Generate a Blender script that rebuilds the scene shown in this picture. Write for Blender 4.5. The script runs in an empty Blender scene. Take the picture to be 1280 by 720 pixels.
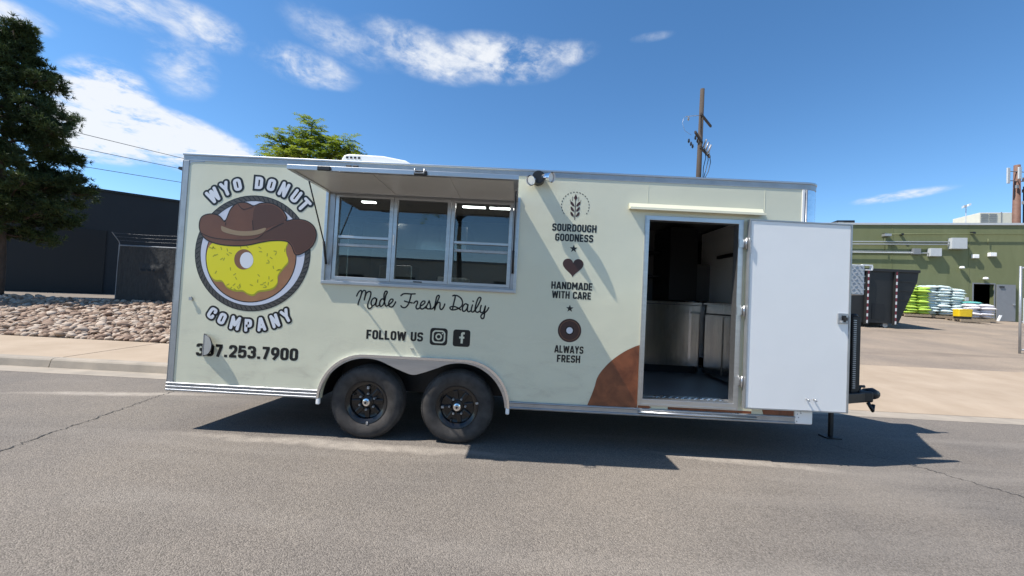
import bpy, bmesh, math, random
from mathutils import Vector, Matrix, noise
from mathutils.geometry import tessellate_polygon
random.seed(7)
R = math.radians
scene = bpy.context.scene
COL = scene.collection

# ------------------------------------------------------------------ camera
cam = bpy.data.cameras.new('camera'); cam_ob = bpy.data.objects.new('camera', cam); COL.objects.link(cam_ob)
YAW, PITCH, ROLL = -0.0103, 0.0288, 0.0506
_f = Vector((math.sin(YAW)*math.cos(PITCH), math.cos(YAW)*math.cos(PITCH), math.sin(PITCH)))
_r = Vector((math.cos(YAW), -math.sin(YAW), 0)); _u = _r.cross(_f)
_r2 = _r*math.cos(ROLL) + _u*math.sin(ROLL); _u2 = _u*math.cos(ROLL) - _r*math.sin(ROLL)
_m = Matrix((_r2, _u2, -_f)).transposed().to_4x4(); _m.translation = Vector((3.18, -3.629, 1.36))
cam_ob.matrix_world = _m
cam.sensor_width = 36; cam.lens = 490.2/1280*36; cam.clip_start = 0.05; cam.clip_end = 3000
scene.camera = cam_ob

# ------------------------------------------------------------------ light
SUN_D = Vector((0.638, 0.158, -1.0)).normalized()      # direction the light travels
SUN_EL = math.asin(-SUN_D.z); SUN_AZ = math.atan2(-SUN_D.x, -SUN_D.y)
sun = bpy.data.lights.new('sun', 'SUN'); sun.energy = 4.4; sun.angle = R(0.53); sun.color = (1.0, 0.955, 0.89)
sun_ob = bpy.data.objects.new('sun', sun); COL.objects.link(sun_ob)
sun_ob.rotation_euler = SUN_D.to_track_quat('-Z', 'Y').to_euler(); sun_ob.location = (-20, -10, 40)

world = bpy.data.worlds.new('World'); scene.world = world; world.use_nodes = True
def build_world():
    nt = world.node_tree; nt.nodes.clear(); N = nt.nodes; L = nt.links
    out = N.new('ShaderNodeOutputWorld'); bg = N.new('ShaderNodeBackground')
    L.new(bg.outputs[0], out.inputs[0]); bg.inputs[1].default_value = 0.125
    sky = N.new('ShaderNodeTexSky'); sky.sky_type = 'NISHITA'; sky.sun_disc = False
    sky.sun_elevation = SUN_EL; sky.sun_rotation = SUN_AZ; sky.altitude = 1800; sky.air_density = 1.0; sky.dust_density = 0.1; sky.ozone_density = 2.0
    def M(op, a, b=None, c=None):
        n = N.new('ShaderNodeMath'); n.operation = op
        for i, v in enumerate((a, b, c)):
            if v is None: continue
            if isinstance(v, (int, float)): n.inputs[i].default_value = v
            else: L.new(v, n.inputs[i])
        return n.outputs[0]
    tc = N.new('ShaderNodeTexCoord'); sp = N.new('ShaderNodeSeparateXYZ'); L.new(tc.outputs['Generated'], sp.inputs[0])
    az = M('MULTIPLY', M('ARCTAN2', sp.outputs[0], sp.outputs[1]), 57.2958)
    el = M('MULTIPLY', M('ARCSINE', sp.outputs[2]), 57.2958)
    # wind-drawn noise, on a flat cloud deck
    zc = M('ADD', M('MAXIMUM', sp.outputs[2], 0.0), 0.12)
    cb = N.new('ShaderNodeCombineXYZ'); L.new(M('DIVIDE', sp.outputs[0], zc), cb.inputs[0]); L.new(M('DIVIDE', sp.outputs[1], zc), cb.inputs[1])
    def noise_tex(scale, detail, rough, dist=0.0, vec=None):
        n = N.new('ShaderNodeTexNoise'); n.inputs['Scale'].default_value = scale; n.inputs['Detail'].default_value = detail
        n.inputs['Roughness'].default_value = rough; n.inputs['Distortion'].default_value = dist
        L.new(vec or cb.outputs[0], n.inputs['Vector']); return n.outputs[0]
    n1 = noise_tex(4.2, 9, 0.62, 0.5); n2 = noise_tex(15.0, 7, 0.65, 0.4)
    nn = M('ADD', M('MULTIPLY', n1, 0.66), M('MULTIPLY', n2, 0.34))
    # cloud banks: azimuth, elevation, half-widths in degrees, tilt, weight
    banks = [(-47.5, 16.6, 3.4, 3.7, 0, 1.9), (-41.5, 15.2, 6.8, 2.4, -8, 1.9), (-48, 14.2, 4.2, 2.3, 0, 1.8),
             (-49, 26.4, 6.0, 2.0, 0, 0.85), (-54, 22, 2.6, 1.0, 0, 0.8), (-41, 27, 4.4, 1.8, 0, 0.85), (-42, 22.8, 3.0, 2.8, 0, 0.62),
             (-30, 26.6, 5.5, 1.8, 0, 0.8), (-26, 30.5, 6.5, 2.0, -8, 0.62), (-15, 31.2, 8.0, 2.4, -6, 1.0), (-4, 31.8, 8.5, 2.4, 0, 1.2), (4, 32.4, 5.5, 1.4, 6, 0.85),
             (44, 12.7, 3.4, 0.45, 4, 0.85), (17.7, 33.6, 2.6, 0.5, 0, 0.5),
             (150, 28, 22, 7, 0, 0.9), (-140, 24, 26, 6, 0, 0.9), (-100, 20, 14, 5, 0, 0.9), (100, 30, 16, 5, 0, 0.8)]
    acc = None
    for (a, e, wa, we, tilt, wt) in banks:
        ct, st = math.cos(R(tilt)), math.sin(R(tilt))
        da = M('SUBTRACT', az, a); de = M('SUBTRACT', el, e)
        x = M('DIVIDE', M('ADD', M('MULTIPLY', da, ct), M('MULTIPLY', de, st)), wa*1.38)
        y = M('DIVIDE', M('SUBTRACT', M('MULTIPLY', de, ct), M('MULTIPLY', da, st)), we*1.38)
        d2 = M('ADD', M('MULTIPLY', x, x), M('MULTIPLY', y, y))
        m = M('MULTIPLY', M('MAXIMUM', M('SUBTRACT', 1.0, d2), 0.0), wt)
        acc = m if acc is None else M('MAXIMUM', acc, m)
    dens = M('MULTIPLY', acc, M('ADD', M('MULTIPLY', M('SUBTRACT', nn, 0.43), 5.2), 0.5))
    mr = N.new('ShaderNodeMapRange'); mr.interpolation_type = 'SMOOTHSTEP'; L.new(dens, mr.inputs[0])
    mr.inputs[1].default_value = 0.06; mr.inputs[2].default_value = 1.3; mr.inputs[3].default_value = 0; mr.inputs[4].default_value = 0.93
    mix = N.new('ShaderNodeMix'); mix.data_type = 'RGBA'; L.new(mr.outputs[0], mix.inputs[0])
    hs = N.new('ShaderNodeHueSaturation'); hs.inputs['Hue'].default_value = 0.497; hs.inputs['Saturation'].default_value = 1.2; hs.inputs['Value'].default_value = 1.0; L.new(sky.outputs[0], hs.inputs['Color'])
    L.new(hs.outputs[0], mix.inputs[6]); mix.inputs[7].default_value = (4.6, 4.75, 4.95, 1)
    L.new(mix.outputs[2], bg.inputs[0])
build_world()
scene.view_settings.view_transform = 'Standard'; scene.view_settings.look = 'None'
scene.view_settings.exposure = 0.7; scene.view_settings.gamma = 1.0; scene.view_settings.use_curve_mapping = False
scene.render.resolution_x = 1024; scene.render.resolution_y = 576
scene.render.engine = 'CYCLES'

# ------------------------------------------------------------------ materials
def new_mat(name):
    m = bpy.data.materials.new(name); m.use_nodes = True
    return m, m.node_tree, m.node_tree.nodes['Principled BSDF']
def mat(name, col, rough=0.6, metal=0.0, var=0.0, vscale=6.0, bump=0.0, bscale=40.0, spec=None, coat=0.0, col2=None, detail=6, stretch=None, dist=0.0):
    """colour varied by object-space noise, with fine relief"""
    m, nt, b = new_mat(name); N, L = nt.nodes, nt.links
    b.inputs['Base Color'].default_value = (*col, 1); b.inputs['Roughness'].default_value = rough; b.inputs['Metallic'].default_value = metal
    if spec is not None: b.inputs['Specular IOR Level'].default_value = spec
    if coat: b.inputs['Coat Weight'].default_value = coat; b.inputs['Coat Roughness'].default_value = 0.08
    geo = N.new('ShaderNodeNewGeometry'); vec = geo.outputs['Position']
    if stretch:
        mp = N.new('ShaderNodeMapping'); mp.inputs['Scale'].default_value = stretch; L.new(vec, mp.inputs[0]); vec = mp.outputs[0]
    if var or col2:
        n = N.new('ShaderNodeTexNoise'); n.inputs['Scale'].default_value = vscale; n.inputs['Detail'].default_value = detail; n.inputs['Roughness'].default_value = 0.6
        n.inputs['Distortion'].default_value = dist
        L.new(vec, n.inputs['Vector'])
        r = N.new('ShaderNodeValToRGB'); L.new(n.outputs[0], r.inputs[0])
        c2 = col2 or tuple(min(1, c*(1+var)) for c in col); c1 = col if col2 else tuple(c*(1-var) for c in col)
        r.color_ramp.elements[0].position = 0.3; r.color_ramp.elements[1].position = 0.7
        r.color_ramp.elements[0].color = (*c1, 1); r.color_ramp.elements[1].color = (*c2, 1)
        L.new(r.outputs[0], b.inputs['Base Color'])
    if bump:
        n2 = N.new('ShaderNodeTexNoise'); n2.inputs['Scale'].default_value = bscale; n2.inputs['Detail'].default_value = 4
        L.new(geo.outputs['Position'], n2.inputs['Vector'])
        bp = N.new('ShaderNodeBump'); bp.inputs['Strength'].default_value = 1.0; bp.inputs['Distance'].default_value = bump
        L.new(n2.outputs[0], bp.inputs['Height']); L.new(bp.outputs[0], b.inputs['Normal'])
    return m

def asphalt(name, base, light, dust, patch_scale=0.35, dust_amt=0.5, tan_streaks=False):
    m, nt, b = new_mat(name); N, L = nt.nodes, nt.links
    geo = N.new('ShaderNodeNewGeometry'); P = geo.outputs['Position']
    def ns(scale, detail=3, vec=None, rough=0.6):
        n = N.new('ShaderNodeTexNoise'); n.inputs['Scale'].default_value = scale; n.inputs['Detail'].default_value = detail; n.inputs['Roughness'].default_value = rough
        L.new(vec or P, n.inputs['Vector']); return n.outputs[0]
    def ramp(v, p0, p1, c0, c1):
        r = N.new('ShaderNodeValToRGB'); L.new(v, r.inputs[0]); r.color_ramp.elements[0].position = p0; r.color_ramp.elements[1].position = p1
        r.color_ramp.elements[0].color = (*c0, 1); r.color_ramp.elements[1].color = (*c1, 1); return r.outputs[0]
    def mixc(f, a, bb, mode='MIX'):
        x = N.new('ShaderNodeMix'); x.data_type = 'RGBA'; x.blend_type = mode
        for s, v in ((0, f), (6, a), (7, bb)):
            if isinstance(v, (float, int)): x.inputs[s].default_value = v
            elif isinstance(v, tuple): x.inputs[s].default_value = (*v, 1)
            else: L.new(v, x.inputs[s])
        return x.outputs[2]
    vo = N.new('ShaderNodeTexVoronoi'); vo.inputs['Scale'].default_value = 150; L.new(P, vo.inputs['Vector'])
    sep = N.new('ShaderNodeSeparateColor'); L.new(vo.outputs['Color'], sep.inputs[0])
    stones = ramp(sep.outputs[0], 0.0, 1.0, tuple(c*0.86 for c in base), light)
    fine = ramp(ns(120, 2), 0.3, 0.7, (0.78, 0.78, 0.78), (1.15, 1.15, 1.15))
    c = mixc(1.0, stones, fine, 'MULTIPLY')
    big = ramp(ns(patch_scale, 6), 0.35, 0.68, (0.80, 0.81, 0.83), (1.13, 1.11, 1.07))
    c = mixc(1.0, c, big, 'MULTIPLY')
    mp = N.new('ShaderNodeMapping'); mp.inputs['Scale'].default_value = (0.22, 1.6, 1.0); L.new(P, mp.inputs[0])
    dm = N.new('ShaderNodeMapRange'); L.new(ns(1.0, 5, mp.outputs[0]), dm.inputs[0]); dm.inputs[1].default_value = 0.52; dm.inputs[2].default_value = 0.75; dm.inputs[4].default_value = dust_amt
    c = mixc(dm.outputs[0], c, dust)
    oil = N.new('ShaderNodeMapRange'); L.new(ns(2.1, 4), oil.inputs[0]); oil.inputs[1].default_value = 0.66; oil.inputs[2].default_value = 0.78; oil.inputs[4].default_value = 0.45
    c = mixc(oil.outputs[0], c, tuple(q*0.45 for q in base))
    if tan_streaks:      # dry dust left along the gutter side where the trailer was backed in
        sp = N.new('ShaderNodeSeparateXYZ'); L.new(P, sp.inputs[0])
        def MM(op, a, bb):
            n = N.new('ShaderNodeMath'); n.operation = op
            for i, v in enumerate((a, bb)):
                if isinstance(v, (int, float)): n.inputs[i].default_value = v
                else: L.new(v, n.inputs[i])
            return n.outputs[0]
        for (xc, hx_, y0_, sl, hw) in ((1.75, 1.75, -0.14, -0.045, 0.11), (5.3, 0.9, -0.02, -0.13, 0.10), (-1.6, 1.3, 1.15, 0.2, 0.12)):
            u = MM('DIVIDE', MM('SUBTRACT', sp.outputs[0], xc), hx_); line = MM('ADD', MM('MULTIPLY', MM('SUBTRACT', sp.outputs[0], xc), sl), y0_)
            wob = MM('MULTIPLY', MM('SUBTRACT', ns(1.7, 4), 0.5), 0.25)
            v = MM('DIVIDE', MM('ADD', MM('SUBTRACT', sp.outputs[1], line), wob), hw)
            k = MM('SUBTRACT', 1.0, MM('ADD', MM('MULTIPLY', u, u), MM('MULTIPLY', v, v)))
            k = MM('MULTIPLY', MM('MAXIMUM', k, 0.0), MM('ADD', ns(9, 5), -0.05)); k = MM('MINIMUM', k, 0.75)
            c = mixc(k, c, (0.50, 0.44, 0.37))
    L.new(c, b.inputs['Base Color']); b.inputs['Roughness'].default_value = 0.88; b.inputs['Specular IOR Level'].default_value = 0.25
    bp = N.new('ShaderNodeBump'); bp.inputs['Distance'].default_value = 0.006; bp.inputs['Strength'].default_value = 0.8
    L.new(vo.outputs['Distance'], bp.inputs['Height']); bp.invert = True; L.new(bp.outputs[0], b.inputs['Normal'])
    return m

def glass_mat(name, tint=(0.75, 0.8, 0.8), rough=0.0, ior=1.5):
    m = bpy.data.materials.new(name); m.use_nodes = True; nt = m.node_tree; N, L = nt.nodes, nt.links; N.clear()
    o = N.new('ShaderNodeOutputMaterial'); t = N.new('ShaderNodeBsdfTransparent'); t.inputs[0].default_value = (*tint, 1)
    g = N.new('ShaderNodeBsdfGlossy'); g.inputs['Roughness'].default_value = rough; f = N.new('ShaderNodeFresnel'); f.inputs[0].default_value = ior
    x = N.new('ShaderNodeMixShader'); L.new(f.outputs[0], x.inputs[0]); L.new(t.outputs[0], x.inputs[1]); L.new(g.outputs[0], x.inputs[2]); L.new(x.outputs[0], o.inputs[0])
    return m
def emit_mat(name, col, s):
    m, nt, b = new_mat(name); b.inputs['Base Color'].default_value = (*col, 1); b.inputs['Emission Color'].default_value = (*col, 1); b.inputs['Emission Strength'].default_value = s; return m
def leaf_mat(name, c1, c2, scale=3.0, trans=0.35):
    m, nt, b = new_mat(name); N, L = nt.nodes, nt.links
    geo = N.new('ShaderNodeNewGeometry'); n = N.new('ShaderNodeTexNoise'); n.inputs['Scale'].default_value = scale; n.inputs['Detail'].default_value = 3; L.new(geo.outputs['Position'], n.inputs['Vector'])
    r = N.new('ShaderNodeValToRGB'); L.new(n.outputs[0], r.inputs[0]); r.color_ramp.elements[0].position = 0.35; r.color_ramp.elements[1].position = 0.65
    r.color_ramp.elements[0].color = (*c1, 1); r.color_ramp.elements[1].color = (*c2, 1)
    L.new(r.outputs[0], b.inputs['Base Color']); b.inputs['Roughness'].default_value = 0.55; b.inputs['Specular IOR Level'].default_value = 0.3
    if trans:
        o = [x for x in N if x.type == 'OUTPUT_MATERIAL'][0]; t = N.new('ShaderNodeBsdfTranslucent'); L.new(r.outputs[0], t.inputs[0])
        mx = N.new('ShaderNodeMixShader'); mx.inputs[0].default_value = trans; L.new(b.outputs[0], mx.inputs[1]); L.new(t.outputs[0], mx.inputs[2]); L.new(mx.outputs[0], o.inputs[0])
    return m
def brick_mat(name, col, mortar, w, h, scale=1.0):
    m, nt, b = new_mat(name); return m

M_ = {}
def wrap_mat():
    m = mat('vinyl_wrap', (0.705, 0.685, 0.515), 0.24, var=0.03, vscale=1.1, bump=0.007, bscale=1.7, coat=0.4, spec=0.5)
    nt = m.node_tree; N, L = nt.nodes, nt.links; b = N['Principled BSDF']; src = b.inputs['Base Color'].links[0].from_socket
    geo = N.new('ShaderNodeNewGeometry'); sp = N.new('ShaderNodeSeparateXYZ'); L.new(geo.outputs['Position'], sp.inputs[0])
    mp = N.new('ShaderNodeMapping'); mp.inputs['Scale'].default_value = (2.2, 2.2, 6.0); L.new(geo.outputs['Position'], mp.inputs[0])
    n = N.new('ShaderNodeTexNoise'); n.inputs['Scale'].default_value = 1.6; n.inputs['Detail'].default_value = 9; n.inputs['Roughness'].default_value = 0.68; n.inputs['Distortion'].default_value = 0.8; L.new(mp.outputs[0], n.inputs['Vector'])
    a_ = N.new('ShaderNodeMapRange'); L.new(n.outputs[0], a_.inputs[0]); a_.inputs[1].default_value = 0.47; a_.inputs[2].default_value = 0.72; a_.inputs[4].default_value = 0.5
    z_ = N.new('ShaderNodeMapRange'); L.new(sp.outputs[2], z_.inputs[0]); z_.inputs[1].default_value = 1.15; z_.inputs[2].default_value = 0.38; z_.inputs[3].default_value = 0.05
    k = N.new('ShaderNodeMath'); k.operation = 'MULTIPLY'; L.new(a_.outputs[0], k.inputs[0]); L.new(z_.outputs[0], k.inputs[1])
    x = N.new('ShaderNodeMix'); x.data_type = 'RGBA'; L.new(k.outputs[0], x.inputs[0]); L.new(src, x.inputs[6]); x.inputs[7].default_value = (0.36, 0.31, 0.23, 1); L.new(x.outputs[2], b.inputs['Base Color'])
    r_ = N.new('ShaderNodeMapRange'); L.new(k.outputs[0], r_.inputs[0]); r_.inputs[2].default_value = 0.3; r_.inputs[3].default_value = 0.22; r_.inputs[4].default_value = 0.5; L.new(r_.outputs[0], b.inputs['Roughness'])
    return m
M_['wrap'] = wrap_mat()
M_['alu'] = mat('brushed_aluminium', (0.52, 0.52, 0.52), 0.32, 0.9, var=0.08, vscale=9, stretch=(0.4, 4, 4))
M_['alu_dull'] = mat('dull_aluminium', (0.40, 0.405, 0.41), 0.42, 0.75, var=0.12, vscale=7)
M_['mirror'] = mat('polished_aluminium', (0.78, 0.80, 0.83), 0.10, 1.0, bump=0.004, bscale=5)
M_['chrome'] = mat('chrome', (0.8, 0.8, 0.82), 0.08, 1.0)
M_['white_panel'] = mat('white_panel', (0.90, 0.885, 0.85), 0.32, var=0.02, vscale=1.6, bump=0.002, bscale=3.0)
M_['white_plastic'] = mat('white_plastic', (0.82, 0.82, 0.80), 0.4)
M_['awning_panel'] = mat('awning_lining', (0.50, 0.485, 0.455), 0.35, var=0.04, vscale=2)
M_['black'] = mat('black_metal', (0.012, 0.012, 0.013), 0.45, var=0.2, vscale=30)
M_['black_gloss'] = mat('black_gloss', (0.01, 0.01, 0.011), 0.2)
M_['rubber'] = mat('tyre_rubber', (0.058, 0.053, 0.049), 0.82, var=0.35, vscale=9, bump=0.0015, bscale=90, spec=0.2)
M_['ink'] = mat('black_ink', (0.008, 0.008, 0.008), 0.32)
M_['ink_brown'] = mat('brown_ink', (0.055, 0.022, 0.018), 0.35)
M_['ink_white'] = mat('white_ink', (0.72, 0.73, 0.76), 0.34)
M_['disc'] = mat('pale_lilac_ink', (0.60, 0.62, 0.70), 0.34)
M_['rope'] = mat('rope_ink', (0.05, 0.044, 0.04), 0.4, col2=(0.095, 0.085, 0.078), vscale=60)
M_['dough'] = mat('dough_ink', (0.36, 0.175, 0.085), 0.36, col2=(0.27, 0.12, 0.06), vscale=5)
M_['dough_dark'] = mat('dough_dark_ink', (0.22, 0.095, 0.045), 0.36)
M_['icing'] = mat('yellow_icing_ink', (0.74, 0.66, 0.012), 0.34)
M_['icing_edge'] = mat('yellow_icing_edge_ink', (0.36, 0.34, 0.02), 0.34)
M_['hat'] = mat('hat_brown_ink', (0.165, 0.066, 0.035), 0.36, col2=(0.125, 0.05, 0.028), vscale=4)
M_['hat_dark'] = mat('hat_dark_brown_ink', (0.085, 0.034, 0.02), 0.36)
M_['hat_line'] = mat('hat_outline_ink', (0.012, 0.006, 0.005), 0.36)
M_['hatband'] = mat('hat_band_ink', (0.30, 0.21, 0.12), 0.36)
M_['choc'] = mat('chocolate_print', (0.28, 0.085, 0.034), 0.22, col2=(0.10, 0.027, 0.012), vscale=5.5, detail=9, dist=0.8, coat=0.4)
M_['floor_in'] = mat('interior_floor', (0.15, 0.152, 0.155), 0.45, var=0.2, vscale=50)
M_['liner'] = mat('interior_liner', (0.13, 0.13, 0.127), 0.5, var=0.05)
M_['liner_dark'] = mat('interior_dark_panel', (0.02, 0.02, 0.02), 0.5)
M_['steel'] = mat('stainless_steel', (0.60, 0.585, 0.56), 0.2, 1.0, bump=0.004, bscale=4, var=0.12, vscale=5, stretch=(6, 6, 0.5))
M_['glass'] = glass_mat('window_glass', ior=1.85)
M_['led'] = emit_mat('led_diffuser', (1.0, 0.97, 0.92), 6.0)
M_['asphalt'] = asphalt('asphalt', (0.155, 0.136, 0.118), (0.258, 0.226, 0.194), (0.32, 0.285, 0.245), dust_amt=0.4, tan_streaks=True)
M_['lot'] = asphalt('old_asphalt', (0.27, 0.215, 0.165), (0.39, 0.315, 0.245), (0.17, 0.135, 0.108), patch_scale=0.5, dust_amt=0.75)
M_['concrete'] = mat('concrete', (0.33, 0.25, 0.172), 0.85, col2=(0.41, 0.32, 0.23), vscale=1.4, bump=0.003, bscale=80, detail=9)
M_['concrete_grey'] = mat('kerb_concrete', (0.26, 0.225, 0.18), 0.85, col2=(0.38, 0.32, 0.25), vscale=2.4, bump=0.004, bscale=60, detail=9)
M_['crack'] = mat('crack_filler', (0.03, 0.029, 0.028), 0.8)
M_['earth'] = mat('bare_earth', (0.22, 0.18, 0.14), 0.95, col2=(0.15, 0.125, 0.10), vscale=1.5)
def rock_material(k, c1, c2): return mat('river_rock', c1, 0.8, col2=c2, vscale=9, bump=0.006, bscale=25)
ROCKM = [rock_material(0, (0.27, 0.185, 0.125), (0.40, 0.295, 0.21)), rock_material(1, (0.18, 0.112, 0.074), (0.29, 0.195, 0.135)), rock_material(2, (0.36, 0.275, 0.205), (0.49, 0.40, 0.315))]
M_['dark_wall'] = mat('charcoal_paint', (0.017, 0.021, 0.026), 0.8, col2=(0.022, 0.027, 0.032), vscale=0.6, bump=0.004, bscale=30)
M_['dark_door'] = mat('dark_shutter', (0.008, 0.009, 0.010), 0.6)
M_['fabric'] = mat('privacy_fabric', (0.022, 0.022, 0.021), 0.9, col2=(0.042, 0.042, 0.04), vscale=9, bump=0.01, bscale=14, stretch=(3, 3, 0.6))
M_['galv'] = mat('galvanised_steel', (0.40, 0.41, 0.42), 0.45, 0.6, var=0.12, vscale=20)
M_['green'] = mat('green_paint', (0.135, 0.150, 0.066), 0.7, col2=(0.165, 0.180, 0.085), vscale=1.1, bump=0.003, bscale=30, stretch=(1.6, 1.6, 0.35), dist=0.6)
M_['grey_paint'] = mat('grey_paint', (0.19, 0.20, 0.21), 0.5, var=0.05)
M_['grey_light'] = mat('light_grey_paint', (0.46, 0.48, 0.49), 0.5, var=0.05)
M_['beige'] = mat('beige_paint', (0.55, 0.52, 0.42), 0.55, var=0.05)
M_['dumpster'] = mat('black_dumpster_paint', (0.010, 0.011, 0.011), 0.55, col2=(0.018, 0.018, 0.018), vscale=1.6)
M_['tape_red'] = mat('red_reflective', (0.16, 0.008, 0.02), 0.4); M_['tape_white'] = mat('white_reflective', (0.72, 0.72, 0.70), 0.4)
M_['bag_white'] = mat('pale_bag_plastic', (0.66, 0.72, 0.71), 0.4, col2=(0.48, 0.62, 0.62), vscale=5, bump=0.01, bscale=14)
M_['bag_green'] = mat('lime_bag_plastic', (0.50, 0.66, 0.10), 0.4, col2=(0.33, 0.52, 0.09), vscale=5, bump=0.01, bscale=14)
M_['bag_lilac'] = mat('wrapped_bag_plastic', (0.62, 0.60, 0.64), 0.4, col2=(0.72, 0.70, 0.71), vscale=6, bump=0.01, bscale=14)
M_['bag_teal'] = mat('teal_bag_plastic', (0.14, 0.46, 0.42), 0.4, var=0.1)
M_['yellow'] = mat('yellow_plastic', (0.70, 0.47, 0.01), 0.4, var=0.06)
M_['wood'] = mat('weathered_wood', (0.33, 0.26, 0.18), 0.85, col2=(0.24, 0.185, 0.13), vscale=7, stretch=(1, 6, 6))
M_['pole'] = mat('creosote_pole', (0.045, 0.033, 0.025), 0.9, col2=(0.075, 0.057, 0.044), vscale=4, stretch=(6, 6, 0.4), bump=0.01, bscale=12)
M_['bark'] = mat('bark', (0.05, 0.034, 0.025), 0.95, col2=(0.09, 0.064, 0.048), vscale=7, stretch=(2, 2, 0.5), bump=0.03, bscale=14)
M_['needle'] = leaf_mat('pine_needles', (0.028, 0.047, 0.016), (0.085, 0.115, 0.034), 1.1, 0.25)
M_['leaf'] = leaf_mat('pinnate_leaf', (0.13, 0.19, 0.018), (0.29, 0.35, 0.04), 3.0, 0.5)
M_['wire'] = mat('cable', (0.05, 0.055, 0.06), 0.6)
M_['rust'] = mat('rusty_brown_steel', (0.15, 0.075, 0.05), 0.7, var=0.2, vscale=3)
M_['porcelain'] = mat('glazed_porcelain', (0.38, 0.38, 0.40), 0.25)
M_['red_lens'] = mat('red_lens', (0.4, 0.01, 0.01), 0.2)

# ------------------------------------------------------------------ builders
BASE = {}
def link(o): COL.objects.link(o); return o
def thing(name, label, cat, loc=(0, 0, 0), group=None, rotz=0.0):
    o = bpy.data.objects.new(name, None); o.empty_display_size = 0.2; link(o); o.location = loc; o.rotation_euler = (0, 0, rotz)
    o['label'] = label; o['category'] = cat
    if group: o['group'] = group
    BASE[o] = Vector(loc); return o
def tag(o, label, cat, group=None):
    o['label'] = label; o['category'] = cat
    if group: o['group'] = group
    return o
def put(name, me, m, parent=None, local=False, kind=None):
    o = bpy.data.objects.new(name, me); link(o)
    if m is not None and not me.materials: me.materials.append(M_[m] if isinstance(m, str) else m)
    if parent is not None:
        o.parent = parent
        if not local and parent in BASE: o.matrix_parent_inverse = Matrix.Translation(-BASE[parent])
    if kind: o['kind'] = kind
    return o
class MB:
    def __init__(s): s.v = []; s.f = []
    def add(s, vs, fs):
        k = len(s.v); s.v += [tuple(v) for v in vs]; s.f += [tuple(i+k for i in f) for f in fs]; return s
    def box(s, x0, x1, y0, y1, z0, z1):
        return s.add([(x0,y0,z0),(x1,y0,z0),(x1,y1,z0),(x0,y1,z0),(x0,y0,z1),(x1,y0,z1),(x1,y1,z1),(x0,y1,z1)],
                     [(0,3,2,1),(4,5,6,7),(0,1,5,4),(1,2,6,5),(2,3,7,6),(3,0,4,7)])
    def obox(s, o, ax, ay, az):      # box from corner o with edge vectors
        o, ax, ay, az = map(Vector, (o, ax, ay, az))
        vs = [o, o+ax, o+ax+ay, o+ay, o+az, o+ax+az, o+ax+ay+az, o+ay+az]
        return s.add(vs, [(0,3,2,1),(4,5,6,7),(0,1,5,4),(1,2,6,5),(2,3,7,6),(3,0,4,7)])
    def tube(s, pts, r, seg=8, cap=True):
        pts = [Vector(p) for p in pts]; n = len(pts); rs = r if isinstance(r, (list, tuple)) else [r]*n
        t0 = (pts[1]-pts[0]).normalized(); ref = Vector((0,0,1)) if abs(t0.z) < 0.9 else Vector((1,0,0)); a = t0.cross(ref).normalized(); vs = []; fs = []
        for i, p in enumerate(pts):
            t = (pts[min(i+1,n-1)]-pts[max(i-1,0)]).normalized(); a = (a - t*a.dot(t)).normalized(); b = t.cross(a)
            for j in range(seg): q = 2*math.pi*j/seg; vs.append(p+(a*math.cos(q)+b*math.sin(q))*rs[i])
        for i in range(n-1):
            for j in range(seg): k = (j+1) % seg; fs.append((i*seg+j, i*seg+k, (i+1)*seg+k, (i+1)*seg+j))
        if cap: fs.append(tuple(range(seg))[::-1]); fs.append(tuple((n-1)*seg+j for j in range(seg)))
        return s.add(vs, fs)
    def lathe(s, prof, c, seg=40, axis='y'):   # prof: (radius, along); axis through c
        vs = []; fs = []; n = len(prof)
        for j in range(seg):
            q = 2*math.pi*j/seg
            for (r, h) in prof:
                if axis == 'y': vs.append((c[0]+r*math.cos(q), c[1]+h, c[2]+r*math.sin(q)))
                else: vs.append((c[0]+r*math.cos(q), c[1]+r*math.sin(q), c[2]+h))
        for j in range(seg):
            k = (j+1) % seg
            for i in range(n-1): fs.append((j*n+i, k*n+i, k*n+i+1, j*n+i+1) if axis != 'y' else (j*n+i, j*n+i+1, k*n+i+1, k*n+i))
        return s.add(vs, fs)
    def poly(s, loops, f0, f1=None):   # planar polygon with holes; f(x,y)->3d ; f1 adds a back face and rim
        allp = [p for l in loops for p in l]
        tris = tessellate_polygon([[Vector((p[0], p[1], 0)) for p in l] for l in loops])
        vs = [f0(*p[:2]) for p in allp]; fs = []
        for t in tris:
            a, b, c = (allp[i] for i in t); ar = (b[0]-a[0])*(c[1]-a[1])-(b[1]-a[1])*(c[0]-a[0])
            if abs(ar) < 1e-12: continue
            fs.append(tuple(t) if ar > 0 else tuple(t)[::-1])
        n = len(allp)
        if f1:
            vs += [f1(*p[:2]) for p in allp]; fs += [tuple(i+n for i in f)[::-1] for f in fs]; k = 0
            for li, l in enumerate(loops):
                ar = sum(l[i][0]*l[(i+1) % len(l)][1]-l[(i+1) % len(l)][0]*l[i][1] for i in range(len(l)))
                for i in range(len(l)):
                    a, b = k+i, k+(i+1) % len(l); q = (a, a+n, b+n, b)
                    fs.append(q if (ar > 0) == (li == 0) else q[::-1])
                k += len(l)
        return s.add(vs, fs)
    def mesh(s, name, smooth=False):
        me = bpy.data.meshes.new(name); me.from_pydata(s.v, [], s.f); me.update()
        if smooth: me.polygons.foreach_set('use_smooth', [True]*len(me.polygons))
        return me
    def build(s, name, m, parent=None, smooth=False, bevel=0.0, local=False, kind=None, angle=None):
        me = s.mesh(name, smooth)
        o = put(name, me, m, parent, local, kind)
        if smooth and angle: me.set_sharp_from_angle(angle=R(angle))
        if bevel:
            bv = o.modifiers.new('bevel', 'BEVEL'); bv.width = bevel; bv.segments = 2; bv.limit_method = 'ANGLE'
        return o
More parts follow.
